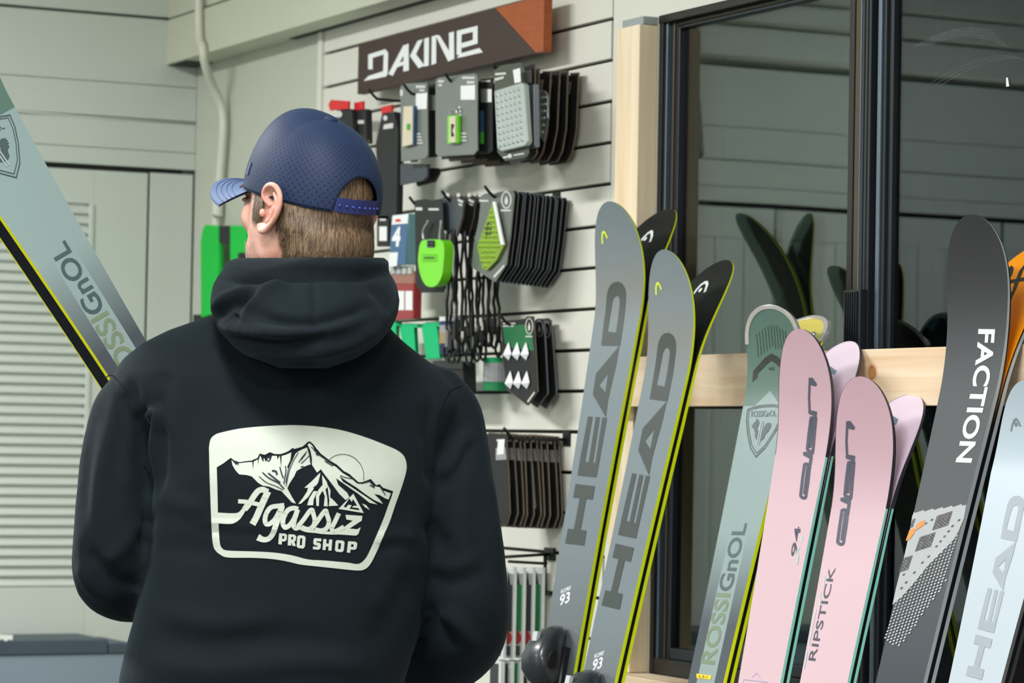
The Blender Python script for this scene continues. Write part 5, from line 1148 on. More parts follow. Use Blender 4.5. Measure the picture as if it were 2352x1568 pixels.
# ---- printed badge on the back
def b7(x, y): return (440+x/3.92, 940+y/3.92)
def B7(L): return [b7(*p) for p in L]
def sm(L, n=5): return [tuple(p[:2]) for p in smooth_path([(a, b, 0) for a, b in L], n)]
outer = sm([(160, 340), (175, 270), (215, 230), (270, 210), (420, 178), (600, 158), (800, 147), (960, 145), (1150, 158), (1350, 190), (1550, 248), (1720, 312), (1850, 370), (1910, 425), (1932, 500), (1925, 570), (1890, 690), (1830, 860), (1780, 1010), (1715, 1160), (1650, 1310), (1600, 1400), (1550, 1440), (1480, 1448), (1300, 1430), (1130, 1412), (980, 1395), (850, 1365), (720, 1345), (560, 1335), (330, 1332), (260, 1305), (215, 1262), (195, 1200), (185, 1080), (175, 850), (166, 600)], 4)
# the white sky reaches down to the ridge line; the inside of the frame below it is cloth
ridge = [(230, 522), (290, 486), (355, 437), (390, 462), (432, 476), (500, 466), (540, 462), (596, 438), (614, 398), (660, 410), (706, 386), (745, 402), (800, 404), (850, 388), (880, 372), (905, 350), (930, 356), (1000, 336), (1050, 292), (1070, 292), (1100, 318), (1120, 346), (1165, 400), (1240, 458), (1310, 500), (1370, 556), (1420, 582), (1500, 654), (1535, 655), (1610, 626), (1660, 682), (1690, 672), (1720, 704), (1812, 736), (1795, 792)]
inner = [(1795, 792)]+sm([(1780, 830), (1730, 970), (1665, 1130), (1600, 1275), (1560, 1345), (1500, 1390), (1400, 1378), (1200, 1360), (1050, 1350), (900, 1312), (740, 1288), (560, 1278), (330, 1270), (275, 1245), (256, 1190), (248, 1060), (246, 1024)], 4)
swash_b = sm([(246, 1024), (330, 1030), (390, 1022), (440, 985), (480, 925), (520, 858)], 3)
swash_t = sm([(478, 852), (452, 900), (415, 930), (350, 934), (240, 928)], 3)
hole = ridge+inner[1:]+swash_b[1:]+swash_t+[(236, 720)]
polys = [[B7(outer), B7(hole)]]
# snow faces (white) below the ridge, each cut out of the dark mountain
snow = [
 [(362, 455), (400, 500), (432, 486), (500, 478), (548, 474), (556, 545), (562, 470), (598, 452), (602, 510), (608, 450), (620, 415), (640, 470), (655, 440), (668, 475), (690, 440), (715, 455), (725, 420), (770, 420), (772, 455), (795, 418), (806, 530), (812, 420), (850, 410), (900, 388), (888, 460), (860, 520), (872, 540), (905, 470), (935, 400), (960, 380), (1000, 360), (1040, 345), (1060, 380), (1070, 440), (1075, 495), (1030, 510), (980, 535), (945, 555), (925, 600), (880, 670), (862, 710), (905, 790), (940, 848), (905, 838), (870, 800), (840, 768), (810, 735), (760, 720), (700, 695), (640, 685), (600, 660), (572, 632), (545, 605), (500, 592), (430, 585), (395, 545), (370, 500)],
 [(1045, 320), (1062, 305), (1090, 330), (1110, 372), (1160, 420), (1230, 478), (1300, 520), (1360, 575), (1420, 610), (1490, 668), (1540, 672), (1600, 645), (1640, 690), (1690, 700), (1720, 730), (1790, 755), (1770, 810), (1740, 800), (1690, 770), (1640, 760), (1690, 810), (1720, 850), (1640, 815), (1560, 760), (1480, 700), (1400, 650), (1330, 600), (1360, 650), (1440, 700), (1560, 780), (1670, 855), (1600, 840), (1500, 760), (1400, 690), (1300, 620), (1320, 680), (1400, 750), (1420, 790), (1385, 815), (1330, 760), (1270, 680), (1200, 590), (1165, 540), (1130, 570), (1105, 530), (1085, 500), (1085, 440), (1070, 370)],
 [(1160, 570), (1130, 600), (1080, 650), (1015, 705), (1050, 705), (1040, 740), (1000, 800), (960, 850), (985, 848), (1050, 790), (1100, 715), (1140, 660), (1155, 600)],
 [(1175, 590), (1180, 680), (1145, 720), (1120, 780), (1125, 868), (1145, 870), (1150, 780), (1180, 730), (1200, 780), (1190, 870), (1225, 872), (1220, 790), (1205, 720), (1230, 690), (1250, 730), (1245, 790), (1280, 820), (1320, 865), (1235, 870), (1240, 820), (1225, 700), (1215, 650)],
 [(1100, 735), (1060, 800), (1042, 862), (1095, 862), (1100, 810), (1135, 735)],
 [(1530, 846), (1570, 862), (1602, 905), (1560, 880)]]
polys += [[B7(p)] for p in snow]
decal_bits = []
darkl = [([(1236, 458), (1290, 420), (1370, 406), (1450, 430), (1510, 485), (1545, 560), (1546, 640)], 5)]
def ln(L, w): return stroke(B7(sm(L, 4)), w/3.92)
ink = []
for L_, w in darkl: ink += ln(L_, w)
for L_, w in [([(640, 570), (700, 620), (780, 660), (835, 715)], 12), ([(610, 605), (680, 660), (760, 690), (825, 725)], 7), ([(690, 575), (735, 610), (800, 660)], 14), ([(725, 555), (760, 560), (770, 590)], 18), ([(795, 520), (812, 580), (828, 620)], 12), ([(845, 510), (850, 560), (832, 670)], 10), ([(900, 400), (890, 480), (868, 560), (850, 660)], 8), ([(960, 390), (915, 470), (880, 560), (850, 690)], 7), ([(1040, 380), (990, 440), (965, 480)], 8), ([(1030, 400), (985, 460)], 9), ([(1060, 420), (1020, 460), (985, 490)], 8), ([(1045, 345), (1065, 420), (1075, 490)], 10),
              ([(1080, 340), (1130, 395), (1200, 450), (1245, 480)], 8), ([(1120, 400), (1145, 420)], 12), ([(1200, 465), (1250, 500), (1275, 510)], 10), ([(1340, 595), (1370, 610), (1440, 625)], 8), ([(1560, 660), (1600, 650), (1640, 700), (1600, 680)], 10), ([(1690, 690), (1740, 770)], 8), ([(640, 430), (650, 470)], 8), ([(700, 420), (710, 450), (690, 470)], 12), ([(680, 425), (685, 470)], 7), ([(385, 465), (410, 500)], 9), ([(420, 480), (425, 505)], 7), ([(1120, 690), (1100, 705)], 10), ([(980, 520), (1010, 515)], 10)]:
    ink += ln(L_, w)
# lettering: script word
LT = []
def sl(L, w, n=5): LT.extend(stroke(B7(sm(L, n)), [x/3.92 for x in w] if hasattr(w, '__len__') else w/3.92))
sl([(478, 900), (520, 850), (560, 785), (600, 735), (640, 722), (672, 735), (690, 742)], 52)      # A left sweep
sl([(690, 738), (660, 800), (620, 890), (585, 970), (550, 1035)], 58, 3)                             # A stem
sl([(422, 826), (500, 832), (560, 845), (625, 860)], 38)                                          # A bar
sl([(835, 862), (790, 868), (720, 880), (680, 925), (662, 985), (672, 1030), (705, 1030), (750, 990), (785, 930), (815, 875)], 42)   # g bowl
sl([(815, 872), (790, 950), (760, 1040), (735, 1110), (700, 1160), (650, 1172), (598, 1150)], [50, 50, 50, 48, 46, 50, 62])
sl([(960, 898), (920, 888), (870, 905), (835, 960), (822, 1020), (840, 1060), (880, 1045), (920, 990), (950, 920)], 42)              # a
sl([(955, 900), (930, 980), (918, 1040), (940, 1068), (985, 1050)], 44)
sl([(960, 1050), (1010, 990), (1060, 920), (1085, 905), (1098, 945), (1110, 1000), (1095, 1050), (1050, 1078), (990, 1060)], 40)      # s
sl([(1080, 1075), (1130, 1010), (1185, 930), (1208, 912), (1220, 950), (1236, 1010), (1218, 1065), (1170, 1090), (1110, 1080)], 40)   # s
sl([(1325, 935), (1290, 1010), (1262, 1070), (1280, 1098), (1320, 1085), (1370, 1055)], 40)           # i (dotless)
LT.append([B7([(1385, 948), (1535, 958), (1530, 1000), (1420, 1072), (1490, 1078), (1520, 1060), (1500, 1120), (1478, 1135), (1330, 1125), (1335, 1085), (1450, 1000), (1392, 990)])])
sl([(960, 1062), (1030, 1090), (1110, 1098), (1180, 1108), (1260, 1112), (1340, 1112)], 26)
# mountain hut triangle
LT.append([B7([(1455, 758), (1548, 932), (1322, 895)]), B7([(1452, 806), (1490, 868), (1462, 866), (1440, 880), (1500, 888), (1512, 908), (1420, 894), (1440, 862), (1408, 858), (1392, 882), (1366, 878), (1420, 800), (1440, 832)])])
# block lettering
def blk(poly): LT.append([B7(p) for p in poly])
blk([[(790, 1112), (845, 1116), (860, 1130), (856, 1175), (840, 1188), (815, 1186), (812, 1215), (782, 1212)], [(818, 1136), (816, 1164), (834, 1165), (836, 1138)]])
blk([[(872, 1122), (925, 1126), (942, 1140), (938, 1180), (925, 1190), (940, 1230), (910, 1228), (898, 1194), (896, 1226), (866, 1222)], [(898, 1146), (897, 1170), (914, 1172), (916, 1148)]])
blk([[(965, 1132), (1012, 1136), (1027, 1152), (1020, 1235), (1004, 1252), (958, 1246), (946, 1230), (952, 1146)], [(978, 1158), (974, 1222), (994, 1224), (998, 1160)]])
blk([[(1110, 1158), (1168, 1162), (1166, 1188), (1126, 1184), (1124, 1196), (1152, 1200), (1164, 1214), (1160, 1250), (1144, 1262), (1092, 1258), (1094, 1232), (1132, 1236), (1134, 1224), (1108, 1220), (1096, 1206), (1098, 1170)]])
blk([[(1186, 1166), (1214, 1168), (1211, 1206), (1234, 1208), (1238, 1170), (1266, 1172), (1258, 1270), (1230, 1268), (1233, 1234), (1208, 1232), (1205, 1266), (1178, 1262)]])
blk([[(1306, 1176), (1362, 1180), (1376, 1195), (1368, 1270), (1352, 1284), (1304, 1280), (1290, 1266), (1296, 1188)], [(1322, 1202), (1317, 1256), (1340, 1258), (1346, 1204)]])
blk([[(1408, 1186), (1474, 1190), (1490, 1204), (1484, 1250), (1468, 1262), (1430, 1260), (1426, 1290), (1396, 1286)], [(1436, 1212), (1433, 1236), (1456, 1238), (1458, 1214)]])
M_PRINT = mat('badge ink', (188, 195, 184), .7, var=.02, scale=60, bump=.12, bscale=700)
M_PRINTD = M_HOOD
bd = decal('badge_print', polys+LT, lambda c: on_back(c, .0011), M_PRINT, hoodie, (5., 5.)); bd['label'] = 'pale badge with mountain drawing and shop lettering'
bl_ = decal('badge_linework', ink, lambda c: on_back(c, .0017), mat('badge dark ink', (22, 30, 38), .8, var=.05), hoodie, (5., 5.)); bl_['kind'] = 'stuff'

# ---- head, neck, hands, legs: one continuous body
TH_H = math.radians(44); HF_ = -math.sin(TH_H)*EX+math.cos(TH_H)*EY; HL_ = -math.cos(TH_H)*EX-math.sin(TH_H)*EY   # forward, left
HC = atz(706, 446, 3.985)                                     # head centre, eye level
hp = lambda f, l, u: HC+f*HF_+l*HL_+u*EZ
#      u      front   back   half-width
HROWS = [(.088, .010, -.030, .020), (.083, .042, -.058, .040), (.072, .060, -.076, .052), (.052, .076, -.086, .0615), (.030, .083, -.090, .0665), (.012, .084, -.0925, .0695), (0, .083, -.094, .0715), (-.015, .083, -.094, .073), (-.03, .086, -.093, .073), (-.05, .088, -.085, .0705), (-.068, .088, -.074, .067), (-.085, .086, -.062, .062), (-.100, .084, -.045, .055), (-.112, .078, -.02, .044), (-.120, .064, .004, .03)]
R = []
for u, fr, bk, w in HROWS:
    r = []
    for k in range(44):
        t = 2*math.pi*k/44; c, s = math.cos(t), math.sin(t); pw = 2.15
        cc = math.copysign(abs(c)**(2/pw), c); ss_ = math.copysign(abs(s)**(2/pw), s)
        f = (fr+bk)/2+(fr-bk)/2*cc
        ww = w*(1-.18*max(0, cc)**2)           # narrower towards the face
        r.append(hp(f, ww*ss_, u))
    R.append(r)
hb = MB().rings(R)
Mh = np.stack([HF_, HL_, EZ], 1)
hb.ball(hp(.094, 0, -.026), .016, .011, .018, Mh).ball(hp(.104, 0, -.036), .012, .012, .010, Mh)      # nose
for k in range(5): hb.ball(hp(.088+.003*k, 0, 0-.007*k), .009, .008, .008, Mh, 8)
for sgn in (-1, 1):
    hb.ball(hp(.074, sgn*.030, .003), .010, .020, .007, Mh)       # brow
    hb.ball(hp(.060, sgn*.041, -.03), .016, .018, .022, Mh)       # cheekbone
    hb.ball(hp(.044, sgn*.044, -.075), .024, .013, .028, Mh)        # jaw
    hb.ball(hp(.005, sgn*.060, -.07), .022, .009, .026, Mh)
    hb.ball(hp(.10, sgn*.009, -.038), .008, .008, .007, Mh)
hb.ball(hp(.090, 0, -.066), .010, .022, .006, Mh).ball(hp(.089, 0, -.077), .010, .019, .006, Mh).ball(hp(.078, 0, -.105), .014, .018, .013, Mh)
nk = [hp(-.028, 0, .0), hp(-.028, 0, -.05), hp(-.03, 0, -.10), atz(700, 690, 4.01), atz(690, 770, 4.03)]
hb.tube(nk, [.055, .056, .058, .064, .075], 28)
# trunk, arms and legs under the clothes
sh = lambda rows, d: [(y, xl+d*1750, xr-d*1750, dc, hd-d) for y, xl, xr, dc, hd in rows]
q = loft(sh(TORSO[3:], .018)); hb.add(q.v, q.f)
for s in (SL, SR):
    q = limb([(x, y, d, r_-.012) for x, y, d, r_ in s]); hb.add(q.v, q.f)
legs = []
def wp(x, y, z): return base+x*EX+y*EY+z*EZ
for sg in (-1, 1):
    hb.tube([wp(sg*.10, .02, .94), wp(sg*.105, .02, .80), wp(sg*.112, .015, .50), wp(sg*.118, .03, .30), wp(sg*.12, .035, .09)], [.088, .085, .058, .055, .038], 20)
    hb.ball(wp(sg*.122, .09, .045), .044, .12, .042, np.stack([EX, EY, EZ], 1))
# hands closed on the skis
def hand(wr, ctr, across, out, sgn):
    """wr wrist point; ctr grip point on the ski; across along the ski; out = from the grip into the ski (palm pushes this way)"""
    a = across/np.linalg.norm(across); n = out/np.linalg.norm(out); w = np.cross(a, n); w /= np.linalg.norm(w)
    if (ctr-wr)@w < 0: w = -w
    Mx = np.stack([a, w, n], 1); pc = ctr-n*.030
    hb.tube([wr, pc-w*.035, pc], [.026, .028, .02], 14)
    hb.ball(pc, .042, .046, .016, Mx)
    for i, (oa, ln_) in enumerate(((.033, .92), (.011, 1.0), (-.011, .95), (-.032, .78))):
        b0 = pc+a*oa+w*.030; k1 = b0+w*.040*ln_+n*.004; k2 = k1+w*.012*ln_+n*.030*ln_; k3 = k2-w*.014*ln_+n*.022*ln_
        hb.tube([b0-w*.02, b0, k1, k2, k3], [.010, .0098, .0092, .0085, .0072], 10); hb.ball(k3, .0072, .0072, .0072, n=6)
    t0 = pc+a*.036-w*.02; t1 = t0+a*.026+w*.016+n*.012; t2 = t1+w*.026+n*.016; t3 = t2+w*.018+n*.006
    hb.tube([t0-a*.015, t0, t1, t2, t3], [.013, .013, .0115, .010, .0085], 10); hb.ball(t3, .0085, .0085, .0085, n=6)
PH = POSE['H']
def ski_at(y):       # grip point on the man's side of the pair
    best = min(np.linspace(.2, 1.5, 200), key=lambda s_: abs(proj(PH.pt(0, s_, 0))[1]-y)); return best
sg1, sg2 = ski_at(1250), ski_at(1470)
for (sv, wr, sg) in ((sg1, atz(522, 1262, 4.325), 1), (sg2, atz(795, 1478, 4.33), -1)):
    c = PH.pt(-.030*sg, sv, TH+.004)
    hand(wr, c, PH.L, -PH.N, sg)
bv, bn, bf = remesh(hb, .0042, 3)
# ears, joined to the same body mesh
def ear(side):
    o = hp(-.008, side*.0765, -.024); F_, U_ = HF_, EZ; S_ = HL_*side
    F2 = F_*math.cos(.2)+U_*math.sin(.2); U2 = U_*math.cos(.2)-F_*math.sin(.2); B_ = -F2
    D_ = S_*.80+B_*.60; O_ = S_
    e = MB()
    def at(b, u, o_): return o+B_*b+U2*u+O_*o_
    # rim (helix) from the root over the top down to the lobe
    hx = [(.005, .004, -.003), (-.003, .012, .002), (-.005, .020, .003), (.001, .0285, .004), (.011, .0325, .005), (.022, .0305, .0055), (.031, .023, .006), (.034, .011, .006), (.031, -.002, .0055), (.025, -.013, .005), (.017, -.021, .004), (.009, -.027, .003), (.001, -.028, .003), (-.004, -.021, .002)]
    P_ = smooth_path([at(*p) for p in hx], 5); n_ = len(P_)
    e.tube(P_, [.0026+.0012*math.sin(math.pi*min(1, i/n_*1.15)) if i < n_*.72 else np.interp(i/n_, (.72, .85, 1), (.0032, .0055, .0045)) for i in range(n_)], 10)
    # concha sheet filling the rim
    c = at(.011, .002, -.001); ring_ = [at(*p) for p in hx]
    vs = [at(-.004, 0, .003)]; rows = [[c+(p-c)*k+O_*(.0 if k > .8 else -.002 if k > .5 else -.005) for p in smooth_path(ring_, 3)] for k in (.35, .7, 1.0)]
    e.rings([[q for q in r] for r in rows], cap=False, closed=True); e.rings([[q-O_*.005 for q in r] for r in rows], cap=True, closed=True)
    e.tube(smooth_path([at(.015, .023, .003), at(.0235, .014, .0045), at(.0235, .002, .0045), at(.018, -.010, .004), at(.009, -.0165, .003)], 5), [.0022]*9+[.0032]*12, 8)   # antihelix
    e.ball(at(-.003, -.006, .002), .0045, .0035, .0055, np.stack([B_, O_, U2], 1), 8)           # tragus
    e.ball(at(.004, -.0235, .002), .007, .0035, .006, np.stack([B_, O_, U2], 1), 8)          # lobe
    return remesh(e, .0014, 2)
Vb = [bv]; Fb = list(bf); off = len(bv)
for s in (-1, 1):
    ev, en, ef = ear(s); Vb.append(ev); Fb += [tuple(i+off for i in f) for f in ef]; off += len(ev)
bv = np.vstack(Vb)
def skin_mat():
    m = bpy.data.materials.new('skin'); m.use_nodes = True; nt = m.node_tree; N = nt.nodes; L = nt.links
    b = N['Principled BSDF']; b.inputs['Roughness'].default_value = .48; b.inputs['Subsurface Weight'].default_value = .25; b.inputs['Subsurface Radius'].default_value = (.012, .005, .003); b.inputs['Subsurface Scale'].default_value = .5
    tc = N.new('ShaderNodeTexCoord'); nz = N.new('ShaderNodeTexNoise'); nz.inputs['Scale'].default_value = 38; nz.inputs['Detail'].default_value = 5; L.new(tc.outputs['Object'], nz.inputs['Vector'])
    cr = N.new('ShaderNodeValToRGB'); e = cr.color_ramp.elements; e[0].position = .32; e[0].color = lin((196, 138, 120)); e[1].position = .66; e[1].color = lin((224, 178, 162)); L.new(nz.outputs['Fac'], cr.inputs[0])
    L.new(cr.outputs[0], b.inputs['Base Color'])
    n2 = N.new('ShaderNodeTexNoise'); n2.inputs['Scale'].default_value = 700; L.new(tc.outputs['Object'], n2.inputs['Vector'])
    bp = N.new('ShaderNodeBump'); bp.inputs['Strength'].default_value = .12; bp.inputs['Distance'].default_value = .001; L.new(n2.outputs['Fac'], bp.inputs['Height']); L.new(bp.outputs[0], b.inputs['Normal'])
    return m
M_SKIN = skin_mat()
body = mesh_np('body', bv, Fb, M_SKIN, man)
# eyes
for sgn in (-1, 1):
    ey = obj('eye', MB().ball(hp(.071, sgn*.034, -.014), .012, .012, .012, n=10), mat('eye white', (226, 224, 220), .2), man, smooth=True)
    obj('iris', MB().ball(hp(.0805, sgn*.034, -.014), .0035, .0058, .0058, Mh, 8), mat('iris grey', (70, 90, 105), .2), ey, smooth=True)
    hw = [hp(.0875-.012*t*t, sgn*(.018+.034*t), .004+.007*math.sin(t*2.2)) for t in np.linspace(0, 1, 7)]
    obj('eyebrow', MB().tube(hw, [.002, .003, .0035, .0035, .003, .0024, .001], 6), mat('brow brown', (92, 70, 52), .8), man, smooth=True)
    lw = [hp(.0795-.010*t*t, sgn*(.024+.026*t), -.008+.003*math.sin(t*3)) for t in np.linspace(0, 1, 6)]
    obj('eyelid', MB().tube(lw, .0028, 6), M_SKIN, man, smooth=True)
# ---- trousers and shoes
for sg in (-1, 1):
    pp = [wp(sg*.092, .0, .93), wp(sg*.10, .0, .80), wp(sg*.112, .01, .52), wp(sg*.118, .025, .30), wp(sg*.12, .03, .10), wp(sg*.12, .03, .075)]
    obj('trouser_leg', MB().tube(smooth_path(pp, 5), list(np.interp(np.linspace(0, 5, 26), range(6), [.112, .108, .084, .078, .072, .071])), 24), M_JEAN, man, smooth=True)
    so = MB()
    prof = [(-.10, .036, .07), (-.07, .044, .10), (-.02, .047, .105), (.05, .049, .088), (.11, .05, .066), (.16, .044, .052), (.185, .026, .038)]
    so.rings([[wp(sg*.122+hw*math.cos(t), .035+yy, .02+(hh-.02)*max(0, math.sin(t))**.7) for t in np.linspace(0, math.pi, 14)] for yy, hw, hh in prof])
    sh_ = obj('shoe', so, mat('shoe grey', (60, 62, 66), .6), man, smooth=True)
    obj('sole', MB().rings([[wp(sg*.122+hw*1.06*c, .035+yy*1.03, z) for c, z in ((-1, .001), (1, .001), (1, .024), (-1, .024))] for yy, hw, hh in prof]), mat('sole white', (220, 220, 215), .6), sh_)
hips = loft([(1765, 312, 890, 4.0, .118), (1810, 310, 892, 4.0, .118), (1900, 316, 890, 4.0, .118), (1960, 330, 878, 4.0, .11)])
obj('trouser_seat', hips, M_JEAN, man, smooth=True)

# ---- hair
def head_r(az, u):
    """radius of the skull from its axis at azimuth az (0 = front, +left) and height u"""
    U_ = [r[0] for r in HROWS][::-1]; fr = np.interp(u, U_, [r[1] for r in HROWS][::-1]); bk = np.interp(u, U_, [r[2] for r in HROWS][::-1]); w = np.interp(u, U_, [r[3] for r in HROWS][::-1])
    c = np.cos(az); s = np.sin(az); pw = 2.15
    a = (fr-bk)/2; m0 = (fr+bk)/2
    cc = np.sign(c)*np.abs(c)**(2/pw); ss_ = np.sign(s)*np.abs(s)**(2/pw)
    return m0+a*cc, w*(1-.18*np.maximum(0, cc)**2)*ss_
def hair_pt(az, u, lift):
    f, l = head_r(az, u)
    if u < -.03:
        x, y = f+.028, l; d = math.hypot(x, y); rn = .0590
        if d < rn and math.cos(az) < .3: f, l = -.028+x*rn/d, y*rn/d
    return HC+(f+lift*np.cos(az))*HF_+(l+lift*np.sin(az))*HL_+u*EZ
def hair_low(az):      # lower hairline against azimuth from the back
    b = abs(math.pi-abs(az))
    if b < .9: return -.112+.004*math.cos(b*5)
    if b < 1.32: return -.112+(b-.9)/.42*.074          # rises behind the ear
    if b < 1.62: return .005
    if b < 1.86: return -.030                          # sideburn
    return .03+(b-1.86)*.1
def thick(az, u):
    b = abs(math.pi-abs(az)); lo = hair_low(az); k = np.clip((u-lo)/.035, 0, 1)
    rim = -.0086+.024*math.cos(az)
    if u > rim-.008: return .0012 if b > .40 else .0040
    return (.0014+.0095*k*(1 if b < 1.2 else .45)*np.clip((rim-.008-u)/.020, 0, 1))
R = []; azs = np.concatenate([np.linspace(math.pi-2.0, math.pi+2.0, 97)])
for v_ in np.linspace(0, 1, 26):
    row = []
    for az in azs:
        a = az if az <= math.pi else az-2*math.pi
        lo = hair_low(a); b_ = abs(math.pi-abs(a)); tp = .036 if b_ < 1.2 else max(lo+.012, -.0086+.024*math.cos(a)+.010); u = lo+(tp-lo)*v_; row.append(hair_pt(a, u, thick(a, u)))
    R.append(row)
def hair_mat():
    m = bpy.data.materials.new('hair'); m.use_nodes = True; nt = m.node_tree; N = nt.nodes; L = nt.links
    b = N['Principled BSDF']; b.inputs['Roughness'].default_value = .45; b.inputs['Specular IOR Level'].default_value = .4
    tc = N.new('ShaderNodeTexCoord'); mp = N.new('ShaderNodeMapping'); mp.inputs['Scale'].default_value = (420, 420, 40); L.new(tc.outputs['Object'], mp.inputs[0])
    nz = N.new('ShaderNodeTexNoise'); nz.inputs['Scale'].default_value = 1; nz.inputs['Detail'].default_value = 3; L.new(mp.outputs[0], nz.inputs['Vector'])
    cr = N.new('ShaderNodeValToRGB'); e = cr.color_ramp.elements; e[0].position = .3; e[0].color = lin((58, 44, 32)); e[1].position = .72; e[1].color = lin((140, 114, 88)); L.new(nz.outputs['Fac'], cr.inputs[0]); L.new(cr.outputs[0], b.inputs['Base Color'])
    bp = N.new('ShaderNodeBump'); bp.inputs['Strength'].default_value = .6; bp.inputs['Distance'].default_value = .002; L.new(nz.outputs['Fac'], bp.inputs['Height']); L.new(bp.outputs[0], b.inputs['Normal'])
    return m
M_HAIR = hair_mat()
hair = obj('hair', MB().rings(R, cap=False, closed=False), M_HAIR, man, smooth=True)
# strands, lying down over the head
rng = np.random.default_rng(3); sv, sf = [], []
for i in range(15000):
    az = math.pi+rng.uniform(-1.95, 1.95); a = az if az <= math.pi else az-2*math.pi
    lo = hair_low(a); b_ = abs(math.pi-abs(a)); u0 = rng.uniform(lo+.004, .034 if b_ < .45 else max(lo+.008, -.0086+.024*math.cos(a)+.004)); L_ = rng.uniform(.010, .022)
    k = rng.uniform(.5, 1.0); da = rng.normal(0, .03); wd_ = rng.uniform(.0003, .0006)
    pts = []
    for j, t in enumerate((0, .5, 1)):
        u = u0-L_*t; aa = a+da*t; tk = thick(a, max(u, lo))*k+.0012*t+(.002*rng.random() if t == 1 else 0)
        pts.append(hair_pt(aa, u, tk))
    tang = -math.sin(a)*HF_+math.cos(a)*HL_; o_ = len(sv)
    sv += [pts[0]-tang*wd_, pts[0]+tang*wd_, pts[1]-tang*wd_, pts[1]+tang*wd_, pts[2]]; sf += [(o_, o_+1, o_+3, o_+2), (o_+2, o_+3, o_+4)]
st_ = mesh_np('hair_strands', np.array(sv), sf, M_HAIR, hair, smooth=True); st_['kind'] = 'stuff'
# stubble along the jaw
sv, sf = [], []
for i in range(2600):
    a = rng.uniform(.5, 1.42)*rng.choice((-1, 1)); u = rng.uniform(-.112, -.062); f, l = head_r(a, u)
    p = HC+(f+.001*math.cos(a))*HF_+(l+.001*math.sin(a)+.004*math.copysign(1, a))*HL_+u*EZ; o_ = len(sv)
    d = np.array([0, 0, -1.])*.0022+rng.normal(0, .0006, 3)+(HF_*math.cos(a)+HL_*math.sin(a))*.001; w_ = .00016*HF_
    sv += [p-w_, p+w_, p+d]; sf += [(o_, o_+1, o_+2)]
sb_ = mesh_np('stubble', np.array(sv), sf, M_HAIR, man, smooth=False); sb_['kind'] = 'stuff'
# ---- cap
CT = math.radians(13.5)
CFc = HF_*math.cos(CT)+EZ*math.sin(CT); CU = EZ*math.cos(CT)-HF_*math.sin(CT); CC = atz(716, 459, 3.985)
cp = lambda f, l, u: CC+f*CFc+l*HL_+u*CU
CA, CB, CH = .0985, .0785, .1065
ARCH_W, ARCH_H = .50, .048
def crown(az, t):
    """az azimuth (0 front), t 0..1 from the rim (or the arch over the strap) to the top"""
    b = abs(math.pi-abs(az)); z0 = ARCH_H*math.sqrt(max(0, 1-(b/ARCH_W)**2)) if b < ARCH_W else 0.
    p0 = math.asin(min(1, z0/CH)); ph = p0+(math.pi/2-p0)*t
    r = max(0, math.cos(ph))**.80; h = CH*math.sin(ph)**.96
    fr = max(0, math.cos(az)); g_ = math.sin(ph)**2*math.cos(ph)*2; h *= 1+.22*fr*g_-.09*max(0, -math.cos(az))*g_
    sq = (abs(math.cos(az))**2.2+abs(math.sin(az))**2.2)**(-1/2.2)
    r *= 1+.10*max(0, math.cos(az))**2*math.sin(2*ph)*.55
    return cp(CA*r*math.cos(az)*sq-.010*math.sin(ph)**6, CB*r*math.sin(az)*sq, h+.006*0)
NA, NT = 192, 60
Vc = []; uvc = []
for i in range(NT+1):
    t = i/NT
    for j in range(NA):
        az = -math.pi+2*math.pi*j/NA; Vc.append(crown(az, t)); b_ = abs(math.pi-abs(az)); p0_ = math.asin(min(1, (ARCH_H*math.sqrt(max(0, 1-(b_/ARCH_W)**2)) if b_ < ARCH_W else 0.)/CH)); uvc.append((az*.095, (p0_+(math.pi/2-p0_)*t)*.108))
fc_ = [(i*NA+j, i*NA+(j+1) % NA, (i+1)*NA+(j+1) % NA, (i+1)*NA+j) for i in range(NT) for j in range(NA)]
